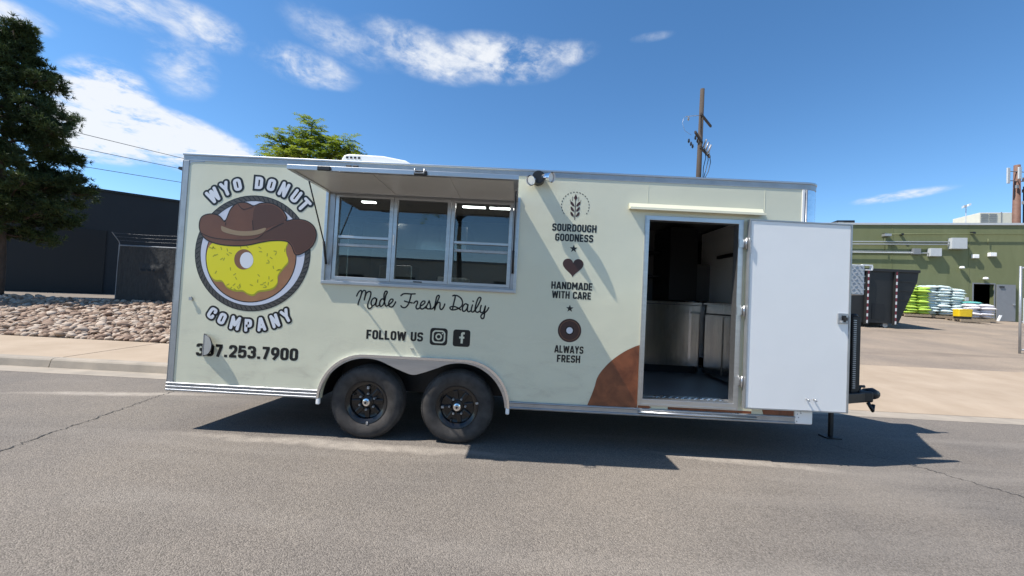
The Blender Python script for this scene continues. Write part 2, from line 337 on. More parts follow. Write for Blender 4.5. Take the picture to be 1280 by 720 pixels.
def setting(o): o['kind'] = 'structure'; return o
def onwall(y): return lambda x, z: (x, y, z)
def arc(cx, cy, r, a0, a1, n=12): return [(cx+r*math.cos(R(a0+(a1-a0)*i/n)), cy+r*math.sin(R(a0+(a1-a0)*i/n))) for i in range(n+1)]
def rrect(x0, x1, z0, z1, r, n=5):
    return arc(x1-r, z0+r, r, -90, 0, n)+arc(x1-r, z1-r, r, 0, 90, n)+arc(x0+r, z1-r, r, 90, 180, n)+arc(x0+r, z0+r, r, 180, 270, n)
def smooth_pts(p, n=6, closed=False):
    out = []; N = len(p); rng = range(N if closed else N-1)
    for i in rng:
        g = lambda k: p[k % N] if closed else p[max(0, min(N-1, k))]
        a, b, c, d = g(i-1), g(i), g(i+1), g(i+2)
        for j in range(n):
            t = j/n; out.append(tuple(0.5*((2*b[k])+(c[k]-a[k])*t+(2*a[k]-5*b[k]+4*c[k]-d[k])*t*t+(3*b[k]-a[k]-3*c[k]+d[k])*t**3) for k in range(2)))
    if not closed: out.append(tuple(p[-1]))
    return out

# ------------------------------------------------------------------ ground
def road_z(y): return -0.03*(max(y, -7)-0.05)
GUT0, KERB = 2.08, 2.52            # gutter edge, kerb face
m = MB()
ys = [-60, -20, -7, -3, 0, GUT0]; xs = [-80, -20, -5, 0, 5, 10, 20, 90]
vs = [(x, y, road_z(y)) for y in ys for x in xs]; nx = len(xs)
m.add(vs, [(j*nx+i, j*nx+i+1, (j+1)*nx+i+1, (j+1)*nx+i) for j in range(len(ys)-1) for i in range(nx-1)])
road = setting(m.build('road', 'asphalt'))
setting(MB().add([(-900,-900,-0.6),(900,-900,-0.6),(900,900,-0.6),(-900,900,-0.6)], [(0,1,2,3)]).build('ground', 'earth'))
def strip(points, width, z, seed=1):
    rnd = random.Random(seed); pts = smooth_pts(points, 14); mb = MB(); vs = []; px = 0
    for i, p in enumerate(pts):
        a = Vector(pts[max(i-1,0)]); b = Vector(pts[min(i+1,len(pts)-1)]); t = (b-a).normalized(); nrm = Vector((-t.y, t.x))
        c = Vector(p) + nrm*rnd.uniform(-0.022, 0.022); w = width*rnd.uniform(0.35, 1.2)
        for s in (-1, 1): q = c+nrm*w*s; vs.append((q.x, q.y, road_z(q.y)+z))
    return mb.add(vs, [(2*i, 2*i+2, 2*i+3, 2*i+1) for i in range(len(pts)-1)])
strip([(-0.55,-1.0),(-0.63,-0.68),(-0.75,-0.25),(-0.81,0.02),(-0.95,0.6),(-1.05,0.95),(-1.14,1.38),(-1.3,2.0)], 0.006, 0.004, 3).build('crack', 'crack', road)
strip([(6.6,0.62),(6.99,0.07),(7.1,-0.2),(7.25,-0.5),(7.5,-1.0)], 0.005, 0.004, 5).build('crack', 'crack', road)

# gutter pan, kerb and pavement left of the yard entrance; each cast piece is its own mesh
KX1 = 6.6
gutter = setting(MB().add([(-60,GUT0,road_z(GUT0)+0.002),(40,GUT0,road_z(GUT0)+0.002),(40,KERB,-0.082),(-60,KERB,-0.082)], [(0,1,2,3)]).build('gutter', 'concrete_grey'))
kerb = None; x = -59.97
kjoints = []
def kerb_piece(x0, x1):
    z0, z1 = -0.10, 0.055; prof = [(KERB,z0),(KERB+0.03,z1-0.03),(KERB+0.05,z1-0.008),(KERB+0.075,z1),(KERB+0.16,z1+0.003),(KERB+0.16,z0)]
    vs = [(x0, a, b) for a, b in prof]+[(x1, a, b) for a, b in prof]; n = len(prof)
    return MB().add(vs, [(i, i+n, (i+1) % n+n, (i+1) % n) for i in range(n)]+[tuple(range(n)), tuple(range(n, 2*n))[::-1]])
edges = [-60, -30, -15, -9.6, -6.9, -4.12, -1.05, 2.0, 4.8, KX1]
for i in range(len(edges)-1):
    o = kerb_piece(edges[i]+0.006, edges[i+1]-0.006).build('kerb' if i == 0 else 'kerb_stone', 'concrete_grey', kerb)
    if i == 0: kerb = setting(o)
SW0, SW1 = KERB+0.165, 4.42
side = None
edges = [-60, -30, -16, -12.6, -10.9, -9.2, -7.5, -5.8, -4.1, -2.4, -0.7, 1.0, 2.7, 4.4, KX1]
for i in range(len(edges)-1):
    a, b = edges[i]+0.006, edges[i+1]-0.006; dz = random.uniform(-0.003, 0.003); z0, z1 = 0.057+dz, 0.095+dz
    o = MB().obox((a, SW0, z0-0.12), (b-a, 0, 0), (0, SW1-SW0, z1-z0), (0, 0, 0.12)).build('sidewalk' if i == 0 else 'slab', 'concrete', side, bevel=0.008)
    if i == 0: side = setting(o)
# concrete apron of the yard entrance, then the sloping yard
def lot_z(y): return 0.135+0.107*(min(y, 21)-5.8)
apx = [KX1, 9, 12, 16, 22, 45]; apy = [KERB+0.003, 3.0, 4.0, 5.0, 6.1]; apz = [-0.080, -0.01, 0.05, 0.085, lot_z(6.1)+0.004]
vs = [(x, y+(0.02*(x-KX1) if j == 4 else 0), apz[j]+(0.0021*(x-KX1) if j == 4 else 0)) for j, y in enumerate(apy) for x in apx]; nx = len(apx)
setting(MB().add(vs, [(j*nx+i, j*nx+i+1, (j+1)*nx+i+1, (j+1)*nx+i) for j in range(4) for i in range(nx-1)]).build('driveway_apron', 'concrete'))
ys = [5.6, 8, 11, 14, 17, 21, 60]; xs = [KX1, 12, 20, 30, 45, 90]; nx = len(xs)
vs = [(x, y, lot_z(y)-(0.03 if y < 6 else 0)) for y in ys for x in xs]
setting(MB().add(vs, [(j*nx+i, j*nx+i+1, (j+1)*nx+i+1, (j+1)*nx+i) for j in range(len(ys)-1) for i in range(nx-1)]).build('yard', 'lot'))
# rising bed under the river rocks and ground behind it
def bed_z(y): return 0.06+0.14*(min(max(y, 4.42), 8.6)-4.42)
ys = [4.425, 6, 7.4, 8.6, 14, 60]; xs = [-60, -20, -8, 0, KX1-0.01]; nx = len(xs)
vs = [(x, y, bed_z(y)) for y in ys for x in xs]
setting(MB().add(vs, [(j*nx+i, j*nx+i+1, (j+1)*nx+i+1, (j+1)*nx+i) for j in range(len(ys)-1) for i in range(nx-1)]).build('planting_bed', 'earth'))

# ------------------------------------------------------------------ river rocks
def rock_mesh(seed):
    rnd = random.Random(seed); bm = bmesh.new(); bmesh.ops.create_icosphere(bm, subdivisions=2, radius=1.0)
    sx, sy, sz = 1.0, rnd.uniform(0.62, 0.9), rnd.uniform(0.36, 0.58); off = Vector((seed*3.1, seed*1.7, 0))
    for v in bm.verts:
        k = 1+0.32*noise.noise(v.co*1.1+off)+0.10*noise.noise(v.co*2.6+off); v.co = Vector((v.co.x*sx, v.co.y*sy, v.co.z*sz))*k
    me = bpy.data.meshes.new('river_rock'); bm.to_mesh(me); bm.free(); me.polygons.foreach_set('use_smooth', [True]*len(me.polygons)); return me
rock_me = []
for i in range(12):
    me = rock_mesh(i+1); me.materials.append(ROCKM[i % 3]); rock_me.append(me)
rnd = random.Random(21); spots = []
y = 4.47
while y < 8.6:
    x = -17.0
    while x < 1.0:
        r = rnd.uniform(0.05, 0.098)*(1.0 if rnd.random() < 0.8 else 1.3)
        yy = y+rnd.uniform(-0.05, 0.05); spots.append((x+rnd.uniform(-0.04, 0.04), max(yy, 4.42+r*0.9), r)); x += r*1.5
    y += 0.098
# ones seen largest (nearest to the pavement edge, left of the trailer) become individuals
vis = [s for s in spots if -9.6 < s[0] < -2.5 and s[0] < -4.1+1.3*(s[1]-4.6)*(-1)+0.6]
vis.sort(key=lambda s: (s[0]-3.18)**2+(s[1]+3.63)**2-3*s[2]); ind = set(vis[:300])
rest_v = []; rest_f = []; rest_m = []
for i, s in enumerate(spots):
    k = rnd.randrange(12); rot = (rnd.uniform(-0.6, 0.6), rnd.uniform(-0.6, 0.6), rnd.uniform(0, 6.28)); zz = bed_z(s[1])+s[2]*rnd.uniform(0.1, 0.75)
    if s in ind:
        o = bpy.data.objects.new('river_rock', rock_me[k]); link(o); o.location = (s[0], s[1], zz); o.rotation_euler = rot; o.scale = (s[2],)*3
        tag(o, ('tan', 'dark reddish brown', 'pale buff')[k % 3]+' rounded river rock in the rock bed along the sidewalk edge', 'rock', 'river rocks along the sidewalk edge')
    else:
        mw = Matrix.LocRotScale((s[0], s[1], zz), __import__('mathutils').Euler(rot), (s[2],)*3); me = rock_me[k]; b = len(rest_v)
        rest_v += [tuple(mw @ v.co) for v in me.vertices]; rest_f += [tuple(b+q for q in p.vertices) for p in me.polygons]; rest_m += [k % 3]*len(me.polygons)
me = bpy.data.meshes.new('rock_bed'); me.from_pydata(rest_v, [], rest_f)
for q in ROCKM: me.materials.append(q)
me.polygons.foreach_set('material_index', rest_m); me.polygons.foreach_set('use_smooth', [True]*len(rest_m)); me.update()
tag(put('rock_bed', me, None, kind='stuff'), 'bed of tan river rocks rising behind the sidewalk', 'rocks')

# ------------------------------------------------------------------ dark building and fence, left
o0 = Vector((-18.74, 12.53, 0)); e1 = Vector((0.804, 0.594, 0)); n1 = Vector((0.594, -0.804, 0))
def DL(s, o, z): return tuple(o0+e1*s+n1*o+Vector((0, 0, z)))
db = thing('warehouse', 'long dark charcoal warehouse wall in shade behind the pine tree', 'building', DL(0, 0, 0.66))
def dbox(s0, s1, oa, ob, z0, z1, name, mt, parent=db, bevel=0): return MB().obox(DL(s0, oa, z0), e1*(s1-s0), n1*(ob-oa), (0, 0, z1-z0)).build(name, mt, parent, bevel=bevel)
dbox(-16, 34, -14, 0, 0.55, 5.42, 'wall', 'dark_wall')
dbox(-16.1, 34.1, -14.1, 0.06, 5.42, 5.52, 'parapet_cap', 'dark_wall')
dr = dbox(0.4, 3.3, 0.003, 0.05, 0.68, 3.6, 'shutter_door', 'dark_door')
for s in (-6, 10, 18): dbox(s, s+0.14, 0.002, 0.12, 0.66, 5.3, 'downpipe', 'dark_wall')

fn = thing('privacy_fence', 'chain-link fence covered in torn black privacy fabric with barbed wire', 'fence', (-9.5, 8.75, 0.6))
FY = 8.72; posts = [-9.5, -7.1, -4.7, -2.3, 0.1, 2.5, 4.9]
FZ = 0.645
for x in posts:
    MB().tube([(x, FY, FZ-0.2), (x, FY, FZ+1.83)], 0.03, 10).build('post', 'grey_paint', fn, True, angle=40)
    MB().tube([(x, FY, FZ+1.80), (x, FY-0.04, FZ+1.92), (x, FY-0.28, FZ+2.18)], 0.012, 6).build('wire_arm', 'grey_paint', fn)
MB().tube([(posts[0], FY, FZ+1.8), (posts[-1], FY, FZ+1.8)], 0.022, 8).build('top_rail', 'galv', fn, True)
for k in range(3):
    pts = []
    for i in range(60): x = posts[0]+(posts[-1]-posts[0])*i/59; pts.append((x, FY-0.08-0.09*k, FZ+1.96+0.1*k-0.02*abs(math.sin((x-posts[0])/2.4*math.pi))))
    MB().tube(pts, 0.0022, 4).build('barbed_wire', 'grey_paint', fn)
for i in range(len(posts)-1):
    x0, x1 = posts[i]+0.03, posts[i+1]-0.03; nxx, nz = 40, 26; vs = []; fs = []; keep = []
    for b in range(nz+1):
        for a in range(nxx+1):
            u, v = a/nxx, b/nz; x = x0+(x1-x0)*u; z = FZ-0.01+1.79*v
            y = FY-0.045+0.03*noise.noise(Vector((x*3.2, z*0.5, i*7)))+0.02*noise.noise(Vector((x*9, z*1.4, 3)))
            if i == 0 and 0.3 < u < 0.62: y -= 0.05*math.exp(-((v-0.62)/0.05)**2)
            vs.append((x, y, z))
    for b in range(nz):
        for a in range(nxx):
            if i == 0 and b == 15 and 13 <= a <= 21 and random.random() < 0.75: continue
            q = b*(nxx+1)+a; fs.append((q, q+1, q+nxx+2, q+nxx+1))
    MB().add(vs, fs).build('fabric_panel', 'fabric', fn, True)

# ------------------------------------------------------------------ pine tree
def pine(base, label):
    rnd = random.Random(5); t = thing('pine_tree', label, 'tree', base); bx, by, bz = base
    trunk = [(bx+0.15*math.sin(i*0.6), by+0.1*math.cos(i*0.8), bz-0.2+i*0.86) for i in range(11)]
    MB().tube(trunk, [0.115*(1-i/11.5)+0.015 for i in range(11)], 12).build('trunk', 'bark', t, True)
    env = [(2.7, 1.2), (3.3, 2.6), (4.2, 3.25), (5.0, 2.7), (5.7, 2.5), (6.4, 2.75), (7.0, 1.9), (7.7, 1.95), (8.6, 1.35), (9.4, 0.8), (10.6, 0.15)]
    def er(z):
        for (a, ra), (b, rb) in zip(env, env[1:]):
            if a <= z <= b: return ra+(rb-ra)*(z-a)/(b-a)
        return 0.1
    br = MB(); nv = []; nf = []
    def tuft(p, d, size):
        for k in range(13):
            q = Vector((rnd.gauss(0, 1), rnd.gauss(0, 1), rnd.gauss(0, 1))).normalized(); v = (d*0.9+q).normalized()*size*rnd.uniform(0.7, 1.15)
            w = v.cross(Vector((rnd.random()-.5, rnd.random()-.5, rnd.random()-.5))).normalized()*0.011; i = len(nv)
            nv.extend([tuple(p-w), tuple(p+w), tuple(p+v*0.6+w*0.9), tuple(p+v)]); nf.append((i, i+1, i+2, i+3))
    z = 2.75; az = 0
    while z < 10.4:
        az += 2.4+rnd.uniform(-0.4, 0.4); rr = er(z)*0.71*rnd.uniform(0.70, 1.06)*(1+0.14*math.sin(3*az+z*2.1)); tl = rnd.uniform(-0.08, 0.34)
        st = Vector((bx, by, bz+(z-0.5)*0.86-rr*0.10)); d = Vector((math.cos(az), math.sin(az), 0)); L = max(rr, 0.2)
        pts = [st+d*L*k/6+Vector((0, 0, L*(tl*(k/6)**1.4+0.02*math.sin(k*2+az)))) for k in range(7)]
        br.tube(pts, [0.045*(1-k/7)*(0.5+L/4)+0.006 for k in range(7)], 5)
        ncl = int(5+L*7)
        for c in range(ncl):
            f = 0.28+0.72*(c+rnd.random())/ncl; k = f*6; i = min(int(k), 5); p = pts[i].lerp(pts[i+1], k-i)
            sd = (d*rnd.uniform(0.1, 0.9)+Vector((-d.y, d.x, 0))*rnd.choice((-1, 1))*rnd.uniform(0.3, 1.0)+Vector((0, 0, rnd.uniform(-0.25, 0.8)))).normalized()
            ln = rnd.uniform(0.25, 0.6)*(1.25-0.5*f)*min(1, 0.4+L/2.5); q = p+sd*ln
            br.tube([p, p.lerp(q, 0.5)+Vector((0, 0, 0.02)), q], [0.012, 0.009, 0.005], 4, False)
            for h in range(13):
                g = 0.45+0.6*h/12; pp = p.lerp(q, g)+Vector((rnd.gauss(0, .075), rnd.gauss(0, .075), rnd.gauss(0, .07)))
                tuft(pp, (sd+Vector((0, 0, 0.35))).normalized(), rnd.uniform(0.12, 0.19))
        z += 0.085+0.02*(z/10)
    br.build('limbs', 'bark', t, True)
    me = bpy.data.meshes.new('crown'); me.from_pydata(nv, [], nf); put('crown', me, 'needle', t)
    return t
pine((-12.9, 8.3, 0.60), 'tall dark green pine tree standing in the rock bed beside the warehouse')

# ------------------------------------------------------------------ leafy tree behind the trailer
def leafy(base, label):
    rnd = random.Random(12); t = thing('leafy_tree', label, 'tree', base); b = Vector(base)
    br = MB(); br2 = MB(); lv = []; lf = []
    br.tube([b+Vector((0, 0, -0.2)), b+Vector((0.05, 0, 1.2)), b+Vector((-0.02, 0.05, 2.5)), b+Vector((0, 0, 3.6))], [0.11, 0.09, 0.07, 0.045], 10)
    def leaflet(p, d, up, ln):
        s = d.cross(up).normalized()*ln*0.19; i = len(lv); dr = Vector((0, 0, -ln*0.12))
        lv.extend([tuple(p), tuple(p+d*ln*0.42+s), tuple(p+d*ln+dr), tuple(p+d*ln*0.42-s)]); lf.extend([(i, i+1, i+2), (i, i+2, i+3)])
    def compound(p, d, ln):
        side = d.cross(Vector((0, 0, 1))).normalized(); pts = []
        for k in range(10):
            f = k/9; pts.append(p+d*ln*f+Vector((0, 0, -0.35*ln*f*f)))
        br2.tube(pts, [0.006*(1-k/11) for k in range(10)], 3, False)
        for k in range(2, 10):
            ll = ln*0.27*(1-0.5*abs(k/9-0.45))
            for s in (-1, 1):
                dd = (side*s*0.9+d*0.35+Vector((0, 0, rnd.uniform(-0.3, 0.1)))).normalized(); up = (Vector((0, 0, 1))+Vector((rnd.gauss(0, .35), rnd.gauss(0, .35), 0))).normalized()
                leaflet(pts[k], dd, up, ll)
        leaflet(pts[9], (pts[9]-pts[8]).normalized(), Vector((0, 0, 1)), ln*0.2)
    heads = [(-0.78, -0.1, 4.72, 0.5), (-1.0, 0.2, 4.5, 0.4), (0.02, 0, 5.12, 0.55), (-0.25, 0.1, 4.85, 0.5), (0.3, 0.1, 4.9, 0.5), (0.0, -0.2, 4.6, 0.6), (0.85, 0.05, 4.78, 0.5), (1.0, -0.1, 4.55, 0.45), (-0.5, 0.1, 4.6, 0.5), (0.55, -0.1, 4.55, 0.5), (0.45, 0.4, 4.5, 0.5), (-0.4, 0.4, 4.5, 0.5), (-0.4, -0.4, 4.2, 0.5), (0.4, -0.4, 4.1, 0.5), (-1.1, 0, 3.7, 0.5), (1.1, 0.1, 3.7, 0.5), (0, 0.5, 3.7, 0.5)]
    for (hx, hy, hz, sc) in heads:
        h = b+Vector((hx, hy, hz)); st = b+Vector((0, 0, 2.6+rnd.random()*0.8))
        br.tube([st, st.lerp(h, 0.5)+Vector((0, 0, 0.12)), h], [0.035, 0.024, 0.012], 6, False)
        for k in range(30):
            a = k*2.4+rnd.uniform(-.3, .3); e = rnd.uniform(-0.3, 0.95)
            d = Vector((math.cos(a)*math.cos(e), math.sin(a)*math.cos(e), math.sin(e)))
            compound(h+Vector((rnd.gauss(0, .06), rnd.gauss(0, .06), -rnd.random()*0.35)), d, rnd.uniform(0.34, 0.58)*(0.75+sc*0.5))
    br.build('trunk', 'bark', t, True)
    br2.build('leaf_stalks', 'leaf', t)
    me = bpy.data.meshes.new('crown'); me.from_pydata(lv, [], lf); put('crown', me, 'leaf', t)
leafy((-2.35, 6.4, 0.52), 'bright green leafy tree rising above the rear of the trailer roof')

# ------------------------------------------------------------------ utility poles and wires
def utility_pole(base, h, label, full=True):
    t = thing('utility_pole', label, 'pole', base); b = Vector(base)
    MB().tube([b+Vector((0, 0, -0.4)), b+Vector((0.1, 0, h))], [0.19, 0.125], 12).build('post', 'pole', t, True)
    def arm(z, d, l0, l1, drop=0):
        c = b+Vector((0.08, -0.16, z)); d = Vector(d).normalized(); s = d.cross(Vector((0, 0, 1))).normalized()
        MB().obox(c+d*l0-s*0.05-Vector((0, 0, 0.06)), d*(l1-l0), s*0.1, (0, 0, 0.13)).build('crossarm', 'pole', t)
        return c, d
    def insulator(p, hgt=0.28, m='porcelain'):
        MB().lathe([(0.0, 0), (0.03, 0), (0.03, 0.05), (0.075, 0.06), (0.03, 0.10), (0.07, 0.12), (0.03, 0.17), (0.06, 0.19), (0.02, 0.24), (0, hgt)], p, 10, 'z').build('insulator', m, t, True)
    if not full:
        for z in (h-0.5,):
            c, d = arm(z, (0.9, 0.45, 0), -1.2, 1.2)
            for k in (-1.0, 0.0, 1.0): insulator(c+d*k+Vector((0, 0, 0.07)))
        return t
    c, d = arm(h-1.75, (0.66, 0.75, 0.0), -0.3, 1.8)
    c, d = arm(h-3.35, (-0.6, -0.8, 0), -0.2, 1.6)
    for k in (0.6, 1.0, 1.5): insulator(c+d*k+Vector((0, 0, -0.42)), m='black'); insulator(c+d*k+Vector((-0.5, -0.3, -0.75)), m='black')
    c2, d2 = arm(h-3.75, (0.66, 0.75, 0), -0.2, 1.8)
    for k in (0.35, 0.85, 1.35):
        MB().tube([c2+d2*k+Vector((0, -0.05, 0.12)), c2+d2*k+Vector((0.12, -0.15, 0.6))], 0.06, 8).build('fuse_cutout', 'porcelain', t, True)
        p = c2+d2*k; MB().tube([p+Vector((0.05, -0.1, 0.1)), p+Vector((0.15, -0.1, -0.5)), p+Vector((0.05, -0.05, -1.1)), b+Vector((0.25, -0.15, h-5.8)), b+Vector((0.18, -0.1, h-7.5))], 0.022, 6).build('cable', 'black', t, True)
    MB().tube([b+Vector((0.05, -0.1, h-1.7)), b+Vector((-0.6, -0.3, h-1.85)), b+Vector((-1.1, -0.6, h-2.05))], 0.02, 6).build('bracket', 'galv', t)
    insulator(b+Vector((-0.9, -0.5, h-2.25)), m='porcelain')
    MB().tube([b+Vector((-1.1, -0.6, h-2.05)), b+Vector((-1.35, -0.9, h-2.3)), b+Vector((-1.5, -1.1, h-2.7)), b+Vector((-1.3, -1.0, h-3.1)), b+Vector((-0.95, -1.1, h-3.4))], 0.010, 5).build('jumper_wire', 'galv', t, True)
    MB().tube([b+Vector((0.12, -0.16, 0)), b+Vector((0.18, -0.14, h-7))], 0.03, 6).build('conduit', 'grey_paint', t)
    return t
utility_pole((13.95, 20.3, 1.6), 13.3, 'wooden utility pole with crossarms and fuse cutouts behind the trailer roof')
utility_pole((-4.0, 60, 0.6), 13.3, 'distant wooden utility pole carrying the three overhead wires', False)
for i, (a, bb, nm) in enumerate((((-33, 16.5, 11.5), (-5.0, 59.5, 13.75), 'top'), ((-33, 16.5, 10.25), (-4.05, 59.9, 13.65), 'middle'), ((-33, 16.5, 8.75), (-3.0, 60.3, 13.5), 'lowest'))):
    A, B = Vector(a), Vector(bb); pts = [A.lerp(B, k/40)-Vector((0, 0, 0.5*4*(k/40)*(1-k/40))) for k in range(41)]
    o = MB().tube(pts, 0.022, 5).build('power_line', 'wire', None, True)
    tag(o, f'thin dark overhead wire, the {nm} of three running behind the pine tree', 'wire', 'overhead wires')

# ------------------------------------------------------------------ green building, right
g0 = Vector((23.57, 20.6, 0)); ge = Vector((0.973, -0.2304, 0)); gn = Vector((-0.2304, -0.973, 0))
def GL(s, o, z): return g0+ge*s+gn*o+Vector((0, 0, z))
gb = thing('green_building', 'olive green flat-roofed industrial building with wall conduits across the yard', 'building', tuple(GL(0, 0, 1.5)))
def gbox(s0, s1, a, b, z0, z1, name, mt, parent=gb, bevel=0.0): return MB().obox(GL(s0, a, z0), ge*(s1-s0), gn*(b-a), (0, 0, z1-z0)).build(name, mt, parent, bevel=bevel)
GT = 7.0
DS0, DS1, DZ1 = 6.10, 7.03, 3.60
def gwall(o): return lambda s, z: tuple(GL(s, o, z))
MB().poly([[(-14, 1.0), (DS0, 1.0), (DS0, DZ1), (DS1, DZ1), (DS1, 1.0), (22, 1.0), (22, GT), (-14, GT)]], gwall(0), gwall(-0.25)).build('wall', 'green', gb)
gbox(-14, 22, -12.25, -12, 1.0, GT, 'rear_wall', 'green'); gbox(-14, -13.75, -12, -0.25, 1.0, GT, 'side_wall', 'green'); gbox(21.75, 22, -12, -0.25, 1.0, GT, 'side_wall', 'green')
gbox(-13.75, 21.75, -12, -0.25, GT-0.45, GT-0.3, 'roof', 'grey_light')
gbox(-14.1, 22.1, -0.3, 0.07, GT, GT+0.12, 'parapet_cap', 'grey_light')
gbox(-13.7, 21.7, -9, -0.26, 1.42, 1.5, 'floor', 'lot')
for s in (-6.5, -2.2, 2.15, 5.85, 9.6, 13.9): gbox(s, s+0.03, 0.002, 0.012, 1.2, GT-0.02, 'panel_seam', 'green')
for a, b, c, d in ((DS0-0.06, DS0, 1.45, DZ1+0.06), (DS1, DS1+0.06, 1.45, DZ1+0.06), (DS0, DS1, DZ1, DZ1+0.06)): gbox(a, b, -0.12, 0.02, c, d, 'door_frame', 'grey_paint')
dl = gbox(7.1, 7.93, 0.05, 0.10, 1.54, 3.60, 'door', 'grey_paint')
gbox(7.2, 7.4, 0.10, 0.15, 3.43, 3.5, 'door_closer', 'black', dl); gbox(7.8, 7.88, 0.10, 0.16, 2.45, 2.53, 'door_handle', 'galv', dl)
bx1 = gbox(4.84, 5.56, 0.03, 0.33, 5.57, 6.2, 'junction_box', 'grey_light', bevel=0.01); gbox(3.86, 4.40, 0.03, 0.30, 5.12, 5.58, 'junction_box', 'grey_light', bevel=0.01)
gbox(3.07, 3.43, 0.03, 0.26, 5.22, 5.56, 'junction_box', 'grey_paint', bevel=0.01)
def pipe(pts, r, mt='grey_light', name='conduit'): return MB().tube([GL(*p) for p in pts], r, 8).build(name, mt, gb, True)
pipe([(1.65, 0.16, 6.40), (4, 0.16, 6.45), (20, 0.16, 6.62)], 0.028, 'green')
pipe([(-12, 0.16, 5.82), (4.85, 0.16, 5.98)], 0.035); pipe([(-12, 0.16, 5.66), (4.85, 0.16, 5.83)], 0.035)
pipe([(-12, 0.16, 5.22), (3.1, 0.16, 5.30), (3.86, 0.16, 5.30)], 0.035); pipe([(-12, 0.16, 5.30), (3.1, 0.16, 5.38)], 0.02)
pipe([(1.7, 0.15, 6.4), (1.72, 0.15, 5.4)], 0.02, 'green'); pipe([(6.66, 0.1, 6.2), (6.66, 0.1, 5.9)], 0.02, 'green')
for s, z in ((1.65, 6.36), (2.5, 6.36), (5.9, 6.48)): gbox(s, s+0.12, 0.003, 0.2, z, z+0.1, 'pipe_bracket', 'black')
gbox(1.62, 1.95, 0.003, 0.3, 6.28, 6.42, 'wall_bracket', 'galv')
for s, z, w in ((5.95, 5.06, 0.26), (6.70, 5.18, 0.30)):
    l = gbox(s, s+w, 0.003, 0.2, z, z+0.22, 'wall_light', 'white_plastic', bevel=0.02)
for s, z in ((5.46, 4.47), (6.55, 3.88)):
    o = MB().lathe([(0, 0.12), (0.09, 0.10), (0.12, 0.02), (0.11, -0.02), (0, -0.02)], tuple(GL(s, 0.14, z)), 14, 'z').build('dome_light', 'white_plastic', gb, True)
gbox(5.7, 5.82, 0.003, 0.1, 2.6, 2.8, 'call_box', 'grey_light'); gbox(5.62, 5.78, 0.003, 0.12, 1.75, 1.95, 'outlet_box', 'black')
# things on its roof
rt = thing('rooftop_unit', 'beige louvred air conditioning unit on the green building roof', 'air conditioner', tuple(GL(7.7, -3, GT-0.3)))
def rb(s0, s1, a, b, z0, z1, name, mt, p, bevel=0.0): return MB().obox(GL(s0, a, z0), ge*(s1-s0), gn*(b-a), (0, 0, z1-z0)).build(name, mt, p, bevel=bevel)
rb(8.15, 9.75, -4.5, -2.5, GT-0.3, 8.3, 'casing', 'beige', rt, 0.02)
for k in range(6):
    for s in (8.2, 8.62): rb(s, s+0.36, -2.5, -2.46, 7.55+k*0.12, 7.61+k*0.12, 'louvre', 'grey_paint', rt)
rb(9.2, 9.23, -2.5, -2.47, GT-0.2, 8.33, 'seam', 'grey_paint', rt)
rt2 = thing('roof_vent_box', 'dark low ventilator box at the left end of the green roof', 'vent', tuple(GL(0.1, -2, GT-0.3)))
rb(0.05, 1.05, -2.6, -1.6, GT-0.3, 7.62, 'casing', 'black', rt2, 0.02); rb(0.0, 1.3, -2.7, -1.5, GT-0.35, 7.2, 'kerb', 'black', rt2)
rb(0.12, 0.4, -1.6, -1.57, 7.32, 7.5, 'grille', 'grey_paint', rt2)
fl = thing('roof_floodlight', 'twin floodlight on a thin mast above the green roof', 'light', tuple(GL(6.7, -1.5, GT-0.3)))
q = GL(6.75, -1.5, 0)
MB().tube([q+Vector((0, 0, GT-0.4)), q+Vector((0, 0, 8.55))], 0.022, 6).build('mast', 'grey_light', fl)
for s in (-1, 1): MB().obox(q+Vector((s*0.13-0.09, -0.1, 8.42+s*0.05)), (0.17, 0, 0.06), (0, 0.14, -0.05), (0, 0, 0.12)).build('lamp_head', 'grey_light' if s < 0 else 'white_plastic', fl)
ct = thing('cell_tower', 'brown cell tower pole with pale panel antennas beyond the green building', 'tower', (66.3, 46.5, -0.5))
c = Vector((66.25, 46.5, 0))
MB().tube([c+Vector((0, 0, -0.6)), c+Vector((0, 0, 21.7))], [0.55, 0.30], 14).build('mast', 'rust', ct, True)
for dx, dy, z0, z1, m_ in ((-1.45, -0.3, 19.2, 21.2, 'grey_light'), (-0.55, -0.7, 19.7, 21.2, 'grey_light'), (0.62, -0.6, 17.2, 18.7, 'grey_light'), (1.2, -0.5, 19.3, 21.3, 'grey_light'), (1.9, -0.2, 19.0, 21.2, 'grey_paint'), (1.1, 0.8, 19.2, 21.2, 'grey_paint')):
    MB().box(c.x+dx-0.17, c.x+dx+0.17, c.y+dy-0.08, c.y+dy+0.08, z0, z1).build('antenna_panel', m_, ct, bevel=0.03)
for z in (19.6, 20.8): MB().tube([c+Vector((-1.45, -0.2, z)), c+Vector((1.9, -0.1, z))], 0.05, 6).build('mounting_bar', 'grey_paint', ct); MB().tube([c+Vector((-0.55, -0.6, z)), c+Vector((0, 0, z)), c+Vector((1.1, 0.8, z))], 0.05, 6).build('mounting_bar', 'grey_paint', ct)
for k in range(9): MB().box(c.x+0.25+0.35*(k % 3)-(1.2 if k == 4 else 0), c.x+0.5+0.35*(k % 3)-(1.2 if k == 4 else 0), c.y-0.5, c.y-0.3, 16.6+k*0.5, 17.0+k*0.5).build('radio_unit', 'black' if k % 2 else 'grey_paint', ct)
MB().tube([c+Vector((0.9, 0, 14.0)), c+Vector((0.9, 0, 19))], 0.09, 6).build('cable_run', 'black', ct)

